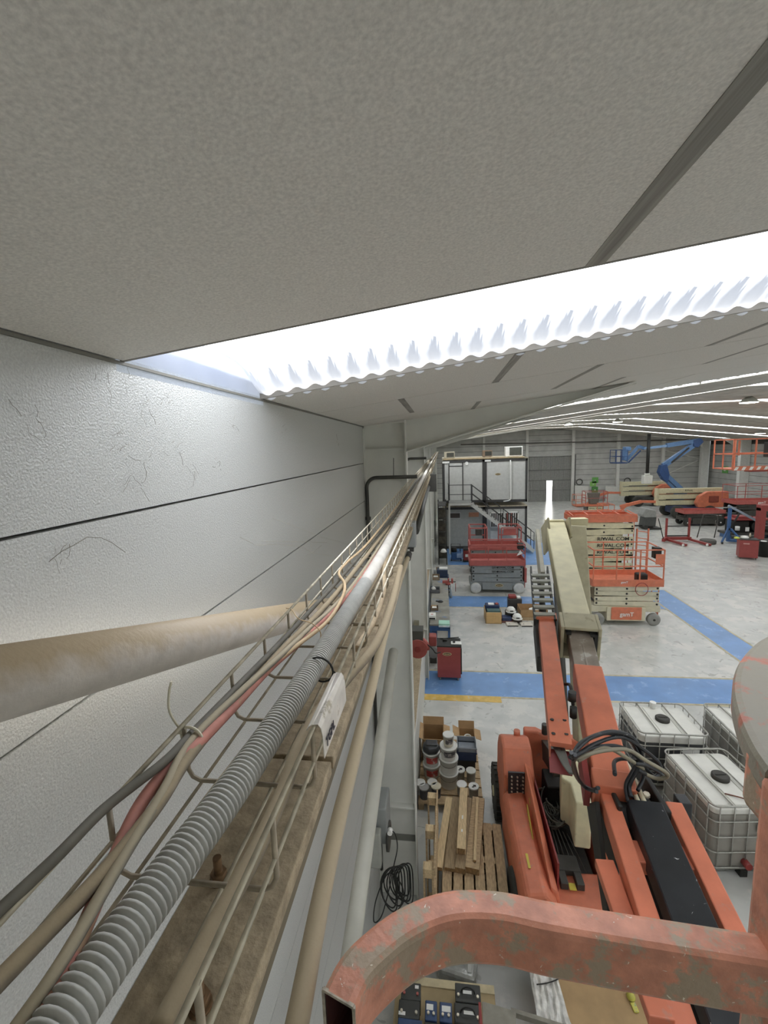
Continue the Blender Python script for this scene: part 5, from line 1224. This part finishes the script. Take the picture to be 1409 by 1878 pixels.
battery('black battery directly in front of the upper left one',733,1832,.21,.15,M_batt,(.0,.07,.02,.05))
battery('left one of the blue batteries with a white sticker',781,1834,.115,.16,M_battb,(.01,.08,.08,.13))
battery('right one of the blue batteries with a white sticker',807,1837,.12,.16,M_battb,(.02,.11,.08,.13))
battery('black battery with a carrying handle at the right rear',835,1802,.26,.16,M_batt,(.08,.17,.07,.10),True)
battery('black battery with a bright handle in front of the right rear one',834,1838,.26,.16,M_batt,(.09,.2,.07,.10),True)
battery('blue battery at the very bottom left',731,1866,.24,.16,M_battb)
battery('black battery at the very bottom centre',780,1874,.24,.16,M_batt)
a = PZ(800,1782,.25)
t = simple('wrapped_bundle','bundle wrapped in grey clear film behind the batteries','bundle',[('film',MB().pz([(0,0),(.42,-.08),(.46,.1),(.44,.5),(.05,.5),(-.02,.2)],0,.2),mat('grey_film','a5a69f',.15,var=.12,vscale=9,bump=.6,bscale=14),.04),('fold',MB().beam((.36,.0,.2),(.4,.35,.2),.05,.02),mat('clear_wrap','b9bab4'),.005)],(-.12,4.42,0))
a = PZ(985,1768,.55)
t = thing('cardboard_sheet', 'large tan cardboard sheet beside the orange boom at the bottom', 'cardboard', (.95,3.45,0))
obj('sheet', MB().pz([(.06,.95),(.0,.0),(1.02,-.02),(1.04,.82)],.52,.55), mat('brown_card','b0946b',.85,var=.05,wear='6a5540',wscale=4,wamt=.24), t); obj('box_under', MB().box(.06,.98,.02,.8,0,.52), M_card, t)
t = thing('plastic_film', 'shiny clear film draped over the left side of the cardboard sheet', 'plastic film', (.92,3.5,.55))
vs = []; fs = []; nx, ny = 12, 14
for j in range(ny+1):
    for i in range(nx+1):
        x = .34*i/nx*(1-.2*j/ny)+.3*max(0,.35-j/ny)*(i/nx); y = .9*j/ny; vs.append((x-.05,y,.012+.022*abs(math.sin(i*1.9+j*.35))+.015*random.random()))
for j in range(ny):
    for i in range(nx): k = j*(nx+1)+i; fs.append((k,k+1,k+nx+2,k+nx+1))
obj('film', MB().add(vs,fs,False), mat('clear_film','cfcec6',.12,var=.15,vscale=12,bump=.4,bscale=20), t)
obj('black_cord', MB().tube(smooth_path([(.0,.6,.04),(.12,.62,.05),(.25,.68,.04),(.35,.75,.03)],5),.006,6), M_black, t)
t = simple('yellow_pouch','small yellow green pouch lying on the cardboard sheet','pouch',[('body',MB().lathe((0,0,0),[(.03,0),(.045,.03),(.03,.06),(.005,.07)],10),mat('yellow_green','c2bd58',.4,var=.1,wear='7d9a8f',wscale=20,wamt=.4),0),('tip',MB().beam((0,-.04,.01),(.01,-.12,.01),.05,.02),mat('yellow_green','c2bd58'),.004)],(1.86,4.1,.55))
# grey metal rack piece with red end (bottom centre)
zz = 1.5
p = PZ(880,1838,zz)
t = thing('radiator_housing', 'grey dusty metal housing with rounded fins and a dark red end plate', 'metal housing', (p.x,p.y-.55,zz-.25))
obj('end_plate', MB().beam((.0,.02,.12),(.0,.55,.12),.02,.26), M_red_dk, t); obj('flat_plate', MB().pz([(.0,0),(.22,0),(.30,.52),(.02,.56)],.235,.25), mat('dusty_grey_plate','8b877a',.7,var=.08,vscale=15), t, bevel=.003)
obj('slot', MB().pz([(.1,.24),(.14,.20),(.20,.3),(.15,.36)],.25,.253), mat('rusty_dark','4a3f35',.8), t)
obj('long_edge', MB().beam((.26,.53,.22),(1.05,.40,.22),.03,.05), mat('dusty_grey_plate','8b877a'), t); obj('back_wall', MB().box(.22,1.05,.0,.02,0,.2), mat('dusty_grey_plate','8b877a'), t)
for k in range(9): obj('fin', MB().cyl((.30+.09*k,.0,.14),(.32+.09*k,.46-.015*k,.14),.038,10), mat('fin_grey','716d63',.7), t)
obj('stand', MB().box(.05,.12,.2,.27,-zz+.25,.1).box(.9,.97,.2,.27,-zz+.25,.1), M_steel_dk, t)

# =====================================================================
#                    FAR HALL
# =====================================================================
def far_boom(label, x, y, flip=1):
    """telescopic boom machine seen from its side; local x along the machine"""
    t = thing('boom_lift', label, 'boom lift', (x,y,0), 0, 'cream and orange boom lifts at the far wall')
    obj('chassis', MB().box(-.2,2.6,.2,1.9,.35,.8), M_navy if flip>0 else M_steel_dk, t, bevel=.05)
    for xx in (0,2.3):
        for yy in (.15,1.95): wheel(t,(xx,yy,.5),.5,.35,M_tyre,mat('dark_hub','5a5048',.6),'y',world=False)
    obj('turret_cowl', MB().py([(1.5,.85),(1.3,1.2),(1.5,1.75),(2.1,2.1),(3.6,2.1),(3.7,1.0),(3.2,.85)],.1,.5), M_orange, t, bevel=.05)
    obj('turret_cowl', MB().py([(1.5,.85),(1.3,1.2),(1.5,1.75),(2.1,2.1),(3.6,2.1),(3.7,1.0),(3.2,.85)],1.6,2.0), M_orange, t, bevel=.05)
    obj('vent_panel', MB().box(2.2,2.9,.06,.1,1.25,1.75), mat('rust_panel','8d4636',.6), t)
    for k in range(3):
        z = 1.15+.48*k; b_ = obj('boom_section', MB().beam((-1.2,1.05,z),(3.6,1.05,z),.42,.40), M_cream, t, bevel=.02)
        obj('slot_line', MB().box(-.6,3.0,.82,.84,z-.2,z-.15), M_black, b_)
    text('lettering','RIWAL',.2,M_black,t,(1.1,.83,2.14),(PI/2,0,0))
    obj('end_cap', MB().box(-1.3,-1.15,.8,1.3,.95,2.35), M_cream, t, bevel=.03)
    obj('jib', MB().beam((-1.2,1.05,1.25),(-2.4,1.0,1.3),.2,.2).beam((-2.4,1.0,1.3),(-4.0,1.0,.9),.22,.25), M_orange, t, bevel=.02)
    obj('jib_link', MB().beam((-3.4,1.0,1.15),(-4.3,1.0,.25),.2,.16), M_orange, t)
    bk = MB()
    for xx in (-5.6,-4.7):
        for yy in (.3,1.6): bk.beam((xx,yy,.1),(xx,yy,1.15),.04,.04)
    for z in (.12,.6,1.15):
        bk.beam((-5.6,.3,z),(-4.7,.3,z),.04,.04); bk.beam((-5.6,1.6,z),(-4.7,1.6,z),.04,.04); bk.beam((-5.6,.3,z),(-5.6,1.6,z),.04,.04); bk.beam((-4.7,.3,z),(-4.7,1.6,z),.04,.04)
    obj('basket', bk, M_orange, t); obj('basket_floor', MB().box(-5.6,-4.7,.3,1.6,.06,.12), M_orange, t)
    return t
far_boom('cream and orange boom lift parked nearer, right of the floor scrubber', 18.6, 37.4)
far_boom('cream and orange boom lift parked right at the far wall', 18.6, 44.6, -1)
# blue articulated lift
t = thing('blue_boom_lift', 'blue articulated boom lift with its arm folded high in the air', 'boom lift', (20.9,40.6,0))
def Wb(name, mb, m=M_bluelift, bevel=0): return obj(name, mb, m, t, world=True, bevel=bevel)
Wb('chassis', MB().box(19.8,22.2,40,41.6,.3,.9), M_steel_dk, .05); Wb('turret', MB().box(20.1,22.3,40.1,41.5,.9,1.8), M_bluelift, .08)
for xx in (20.0,21.9):
    for yy in (40.0,41.6): wheel(t,(xx,yy,.42),.42,.3,M_tyre,M_steel,'y')
yb = 40.6
p1,p2,p3 = (20.6,yb,1.7),(18.8,yb,3.45),(21.35,yb,5.95)
Wb('lower_arm', MB().beam(p1,p2,.3,.34)); Wb('lower_arm', MB().beam((20.1,yb,1.7),(18.6,yb,3.2),.2,.2))
Wb('knuckle', MB().py([(18.5,4.1),(18.35,3.5),(18.7,2.9),(19.1,2.6),(19.2,3.3),(18.95,4.2)],yb-.25,yb+.25), mat('dark_blue_paint','2c4a78',.5), .03)
Wb('upper_arm', MB().beam((18.75,yb,4.05),p3,.3,.42)); Wb('arm_cylinder', MB().cyl((19.3,yb-.22,4.3),(20.6,yb-.22,5.5),.07,10), M_steel_dk)
Wb('elbow', MB().py([(20.9,6.1),(21.5,6.25),(21.7,5.95),(21.3,5.5),(20.95,5.6)],yb-.25,yb+.25), mat('dark_blue_paint','2c4a78'), .03)
Wb('main_boom', MB().beam((21.4,yb-.05,6.08),(18.9,yb-.05,5.75),.3,.36)); Wb('fly_boom', MB().beam((18.9,yb-.05,5.72),(17.1,yb-.05,5.55),.2,.2), mat('pale_blue_paint','7d9cc0',.5))
Wb('jib', MB().beam((17.2,yb,5.55),(16.7,yb,5.75),.2,.25).beam((16.7,yb,5.75),(15.75,yb,4.55),.18,.22)); Wb('jib_rod', MB().beam((16.9,yb,5.4),(15.95,yb,4.4),.08,.1), mat('dark_blue_paint','2c4a78'))
bk = MB()
for xx in (14.7,15.15,15.6):
    for yy in (yb-.7,yb+.7): bk.beam((xx,yy,4.42),(xx,yy,5.5),.04,.04)
for z in (4.42,4.95,5.5):
    for yy in (yb-.7,yb+.7): bk.beam((14.7,yy,z),(15.6,yy,z),.04,.04)
    bk.beam((14.7,yb-.7,z),(14.7,yb+.7,z),.04,.04); bk.beam((15.6,yb-.7,z),(15.6,yb+.7,z),.04,.04)
Wb('basket', bk, mat('dark_blue_paint','2c4a78')); Wb('basket_floor', MB().box(14.7,15.6,yb-.7,yb+.7,4.36,4.42), mat('dark_blue_paint','2c4a78'))
Wb('control_console', MB().box(15.45,15.75,yb-.4,yb+.1,4.6,5.5).box(15.5,15.95,yb-.5,yb+.2,5.4,5.75), M_bluelift, .05)

# hanging black hose with a white box
t = thing('hanging_hose', 'thick black hose hanging from the roof to a white box', 'hose', (17.25,40,2.7))
obj('hose_body', MB().cyl((0,0,.75),(.0,0,4.05),.13,12), M_black, t); obj('white_box', MB().box(-.35,.35,-.25,.25,-.1,.6), M_offwhite, t, bevel=.03); obj('box_collar', MB().cyl((0,0,.6),(0,0,.78),.2,14), M_offwhite, t)
# floor scrubber
p = PZ(1188,968,0)
simple('floor_scrubber','grey ride-behind floor scrubber standing alone in the hall','floor scrubber',[('tank_top',MB().prism([(0,1.05),(.25,1.5),(.9,1.35),(1.0,.85),(.15,.85)],lambda a,b:(a,0,b),lambda a,b:(a,.9,b)),mat('scrubber_grey','8e8f8a',.5),.06),('tank_bottom',MB().prism([(.12,.2),(.2,.85),(1.0,.85),(.95,.2)],lambda a,b:(a,.05,b),lambda a,b:(a,.85,b)),mat('scrubber_dark','4a4b48',.6),.06),('squeegee',MB().box(.5,1.3,-.1,1.0,.02,.12),M_black,.02),('wheel',MB().cyl((.3,0,.15),(.3,.9,.15),.15,12),M_tyre,0),('brush_arm',MB().box(-.35,.2,.2,.3,.2,.3),M_black,0)],(14.0,32.9,0))
# red wheel trolley and round plate
t = thing('wheel_trolley', 'red wheel dolly with two upright posts on the open floor', 'trolley', (13.45,27.6,0))
for x in (.25,1.55): obj('upright', MB().box(x,x+.1,1.3,1.4,.1,1.45), M_red_dk, t); obj('fork_arm', MB().beam((x+.05,1.3,.15),(x+.45,-.2,.1),.14,.12), M_red_dk, t); obj('caster', MB().cyl((x+.3,-.1,.08),(x+.38,-.1,.08),.08,12), M_white, t)
obj('crossbar', MB().cyl((.3,1.35,.95),(1.6,1.35,.95),.03,8).cyl((.3,1.35,.35),(1.6,1.35,.35),.04,8), M_black, t); obj('lever', MB().beam((-.35,1.0,1.5),(-.1,.8,.3),.04,.04), M_black, t)
obj('base', MB().beam((-.1,.8,.2),(.3,1.3,.2),.15,.2).box(.3,1.7,1.2,1.45,.12,.28), M_red_dk, t)
t = thing('hand_truck', 'dark tubular handle frame with a round plate beside the red dolly', 'hand truck', (15.35,28.3,0))
obj('tube_frame', MB().tube(smooth_path([(.0,.3,.3),(.35,.5,1.5),(.5,.6,1.65),(1.1,.6,1.6),(1.2,.5,1.3),(.9,.2,.3)],4),.03,8), M_steel_dk, t); obj('round_plate', MB().lathe((.45,.0,.0),[(.40,0),(.42,.06),(.42,.18),(.38,.24)],24), mat('dark_grey_rubber','55544e',.8), t)
# blue engine crane
t = thing('engine_crane', 'blue engine hoist with a slanted grey arm in front of the red lifts', 'hoist', (16.75,27.9,0))
obj('mast', MB().beam((.2,.5,.1),(.2,.5,2.1),.14,.14), M_blue, t); obj('arm', MB().beam((.1,.5,2.25),(1.6,.4,1.35),.12,.12), mat('grey_blue','8d98a5',.5), t); obj('ram', MB().cyl((.2,.4,.8),(.7,.45,1.8),.05,10), M_black, t)
for dy in (-.5,.6): obj('leg', MB().beam((.2,.5,.15),(1.9,.5+dy,.12),.12,.12), M_blue, t)
obj('brace', MB().beam((-.3,.2,.1),(.2,.5,1.0),.08,.08).beam((.6,-.4,.1),(.2,.5,1.0),.08,.08), M_blue, t)
for x,y in ((-.3,.2),(.6,-.4),(1.9,0)): obj('caster', MB().cyl((x,y,.07),(x+.06,y,.07),.07,10), M_black, t)
# red scissor lifts at the right
scissor('low red scissor lift with white wheels behind the red dolly', (17.3,34.0,0), 2.7, 1.2, .62, 1.05, 2, M_steel_dk, M_redl, rails=False, wr=.26, wheelm=M_black, hubm=M_whitewheel)
t = scissor('long red scissor lift with tall rails at the right', (20.3,33.4,0), 4.6, 1.6, .8, 1.75, 4, M_steel_dk, M_redl, rail_h=1.15, wr=.35)
text('lettering','gamT',.22,M_white,t,(1.6,-.034,1.72),(PI/2,0,0))
# cluttered stand: dark machinery with red frame
t = thing('engine_stand', 'dark machinery with red top parts beside the blue hoist', 'machine', (17.6,29.4,0))
obj('base_frame', MB().box(0,2.8,0,1.2,.25,.4), M_steel_dk, t, bevel=.02); obj('engine_block', MB().box(.3,1.2,.2,1,.4,1.1).cyl((1.8,.2,.75),(1.8,1,.75),.42,16).box(2.2,2.8,.2,1,.4,.9), M_black, t, bevel=.03); obj('red_plates', MB().box(.3,2.4,.1,1.1,1.15,1.25).box(.6,1.4,.2,.9,1.25,1.4), M_red_dk, t, bevel=.02); obj('white_can', MB().cyl((.5,.1,.55),(.5,.1,.8),.12,12).box(.9,1.1,-.02,.02,.5,.75), M_white, t)
for x in (.1,2.6): obj('leg', MB().box(x,x+.1,.1,1.1,0,.25), M_blue, t)
t = thing('portal_press', 'red steel portal frame of a workshop press at the right edge', 'press', (17.9,27.3,0))
obj('upright', MB().box(0,.3,0,.4,.0,2.25), M_cabred, t, bevel=.02); obj('upright', MB().box(2.2,2.5,0,.4,0,2.25), M_cabred, t, bevel=.02); obj('head_beam', MB().box(0,2.5,-.02,.42,2.05,2.4), M_cabred, t, bevel=.02); obj('bed_beam', MB().box(.3,2.2,0,.4,1.0,1.2), M_black, t); obj('press_cylinder', MB().cyl((1.25,.2,2.05),(1.25,.2,1.55),.12,14), M_white, t)
t = cabinet('red tool cabinet with cluttered top at the right edge of the frame', (15.2,24.5,0), .78, .62, 1.05, M_cabred, rz=-.35, badge=False)
obj('label_strip', MB().box(.15,.4,-.02,-.005,.8,.86), mat('pale_red','cc9a92'), t)
simple('rag_pile','white and yellow rags piled on the right tool cabinet','rags',[('white_rag',MB().lathe((.35,.2,0),[(.2,0),(.16,.08),(.03,.12)],9),M_white,0),('yellow_rag',MB().lathe((-.05,.15,-.02),[(.12,0),(.12,.07),(.03,.1)],9),mat('hi_vis','c8cf5a',.6),0),('bottle',MB().lathe((.6,.2,0),[(.04,0),(.04,.2),(.015,.26)],10),M_steel,0)],(15.25,24.6,1.05))
simple('waste_bin','black waste bin standing right of the red tool cabinet','bin',[('body',MB().lathe((0,0,0),[(.28,0),(.36,.8),(.38,.82)],18),M_black,0),('bag_rim',MB().tube([(.37*math.cos(a),.37*math.sin(a),.82) for a in [2*PI*k/18 for k in range(18)]],.02,6,closed=True),M_black,0),('white_bag',MB().lathe((-.1,-.1,.75),[(.15,0),(.12,.1)],9),M_white,0)],(16.75,25.1,0))
# raised orange basket at the right
Yk = 20.0
t = thing('raised_lift_basket', 'orange lift basket with striped toe board raised high at the right edge', 'lift basket', (13.2,Yk,4.9))
x0,x1 = -1.3,1.2
obj('basket_floor', MB().box(x0,x1,0,1.3,0,.05), M_orange, t)
tb_ = obj('toe_board', MB().box(x0,x1,-.02,0,-.02,.16), M_orange, t)
for k in range(9): obj('stripe', MB().py([(x0+.05+.28*k,.0),(x0+.17+.28*k,.0),(x0+.24+.28*k,.13),(x0+.12+.28*k,.13)],-.026,-.021), M_white, tb_)
for yy in (0,1.3):
    rr = MB()
    for z in (.65,1.25): rr.beam((x0,yy,z),(x1,yy,z),.045,.045)
    for k in range(4): rr.beam((x0+(x1-x0)*k/3,yy,0),(x0+(x1-x0)*k/3,yy,1.25),.045,.045)
    obj('guard_rail', rr, M_orange, t)
obj('guard_rail', MB().beam((x0,0,1.25),(x0,1.3,1.25),.045,.045).beam((x0,0,.65),(x0,1.3,.65),.045,.045).beam((x0,.65,0),(x0,.65,1.25),.045,.045), M_orange, t)
obj('gate_bar', MB().beam((x0+.2,0,.6),(x0+.2,0,1.2),.08,.04), M_orange, t); obj('control_box', MB().box(.2,.7,.3,.6,.5,1.1), M_black, t, bevel=.02); obj('yellow_plate', MB().box(.05,.3,-.03,-.02,.7,1.05), M_yellow, t)
obj('mast_head', MB().box(-.3,.8,.5,.9,-.12,0), M_redl, t); obj('jib', MB().beam((.6,.7,-.1),(3.5,.7,-.6),.25,.3).beam((3.5,.7,-.6),(6.0,.7,-3.6),.3,.35), M_orange, t); obj('carrier', MB().box(5.0,7.5,-.2,1.6,-4.4,-3.4), M_orange, t, bevel=.05)
for xx in (5.2,7.2):
    for yy in (-.2,1.6): wheel(t,(xx+13.2,yy+Yk,.5),.5,.3,M_tyre,M_cream,'y')
obj('axle_beam', MB().box(5.1,7.3,-.1,1.5,-4.6,-4.4), M_steel_dk, t)
# wall signs, white panels and small machine at the far wall
for x,z0_,z1_,lab,m in ((16.05,1.9,2.5,'bright green emergency sign on the far wall',M_green),(15.85,1.55,2.05,'pale green notice overlapping the emergency sign',mat('pale_green','8fc86a',.5)),(16.05,.85,1.5,'dark green first aid cabinet below the green sign',mat('deep_green','4f8a45',.5))):
    t = thing('wall_sign', lab, 'sign', (x,YE-.06,z0_)); obj('plate', MB().box(0,.62,0,.05,0,z1_-z0_), m, t); obj('mark', MB().box(.26,.38,-.004,0,(z1_-z0_)*.35,(z1_-z0_)*.55), M_offwhite, t)
p = PX(1330,862,XR-.05)
t = thing('wall_sign', 'small green exit sign on the right wall behind the blue lift', 'sign', (XR-.05,p.y,p.z)); obj('plate', MB().box(0,.04,-.45,.45,-.3,.35), M_green, t); obj('mark', MB().box(-.004,0,-.1,.2,-.1,.15), M_offwhite, t)
for x0_,x1_,h,lab in ((14.1,15.6,1.75,'white sheet leaning on the far wall beside the sliding door'),(17.2,19.3,1.6,'white sheet leaning on the far wall right of the green signs'),(19.4,22.0,1.35,'bluish white sheet leaning on the far wall behind the boom lift')):
    t = thing('white_sheet', lab, 'board', (x0_,YE-.8,0)); obj('sheet', MB().py([(0,0),(x1_-x0_,0),(x1_-x0_-.1,h*.92),(.05,h)],0,.05), M_offwhite, t, rot=(-.12,0,0)); obj('prop', MB().box(.2,.3,.05,.35,0,.05), M_wood, t)
t = thing('mast_lift', 'small orange push-around lift with a dark bucket at the far wall', 'lift', (13.1,42.4,0))
bk = MB()
for xx in (0,1.9):
    for yy in (0,1.0): bk.beam((xx,yy,.5),(xx,yy,1.75),.05,.05)
for z in (1.15,1.75): bk.beam((0,0,z),(1.9,0,z),.04,.04); bk.beam((0,1,z),(1.9,1,z),.04,.04); bk.beam((0,0,z),(0,1,z),.04,.04); bk.beam((1.9,0,z),(1.9,1,z),.04,.04)
obj('guard_rail', bk, M_redl, t); obj('platform', MB().box(-.05,1.95,-.05,1.05,.42,.58), M_orange, t); obj('hopper', MB().prism([(.5,.6),(.35,1.6),(1.35,1.6),(1.2,.6)],lambda a,b:(a,.2,b),lambda a,b:(a,.8,b)), mat('brown_grey','6f6a60',.6), t, bevel=.03); obj('label_board', MB().box(.25,1.5,-.06,-.03,.05,.38), M_cream, t); obj('chassis', MB().box(.15,1.6,.0,1.0,.0,.42), M_steel_dk, t)
text('lettering','RIWAL  RIWAL',.16,M_black,t,(.87,-.064,.22),(PI/2,0,0))
for x,lab in ((14.75,'coiled dark hose hung at the left on the far wall'),(19.6,'coiled dark hose hung behind the boom lift on the far wall')):
    single('hose_coil', MB().tube([(x+.3*math.cos(a),YE-.06,2.05+.3*math.sin(a)) for a in [2*PI*k/18 for k in range(18)]],.04,6,closed=True), M_steel_dk, lab, 'hose')
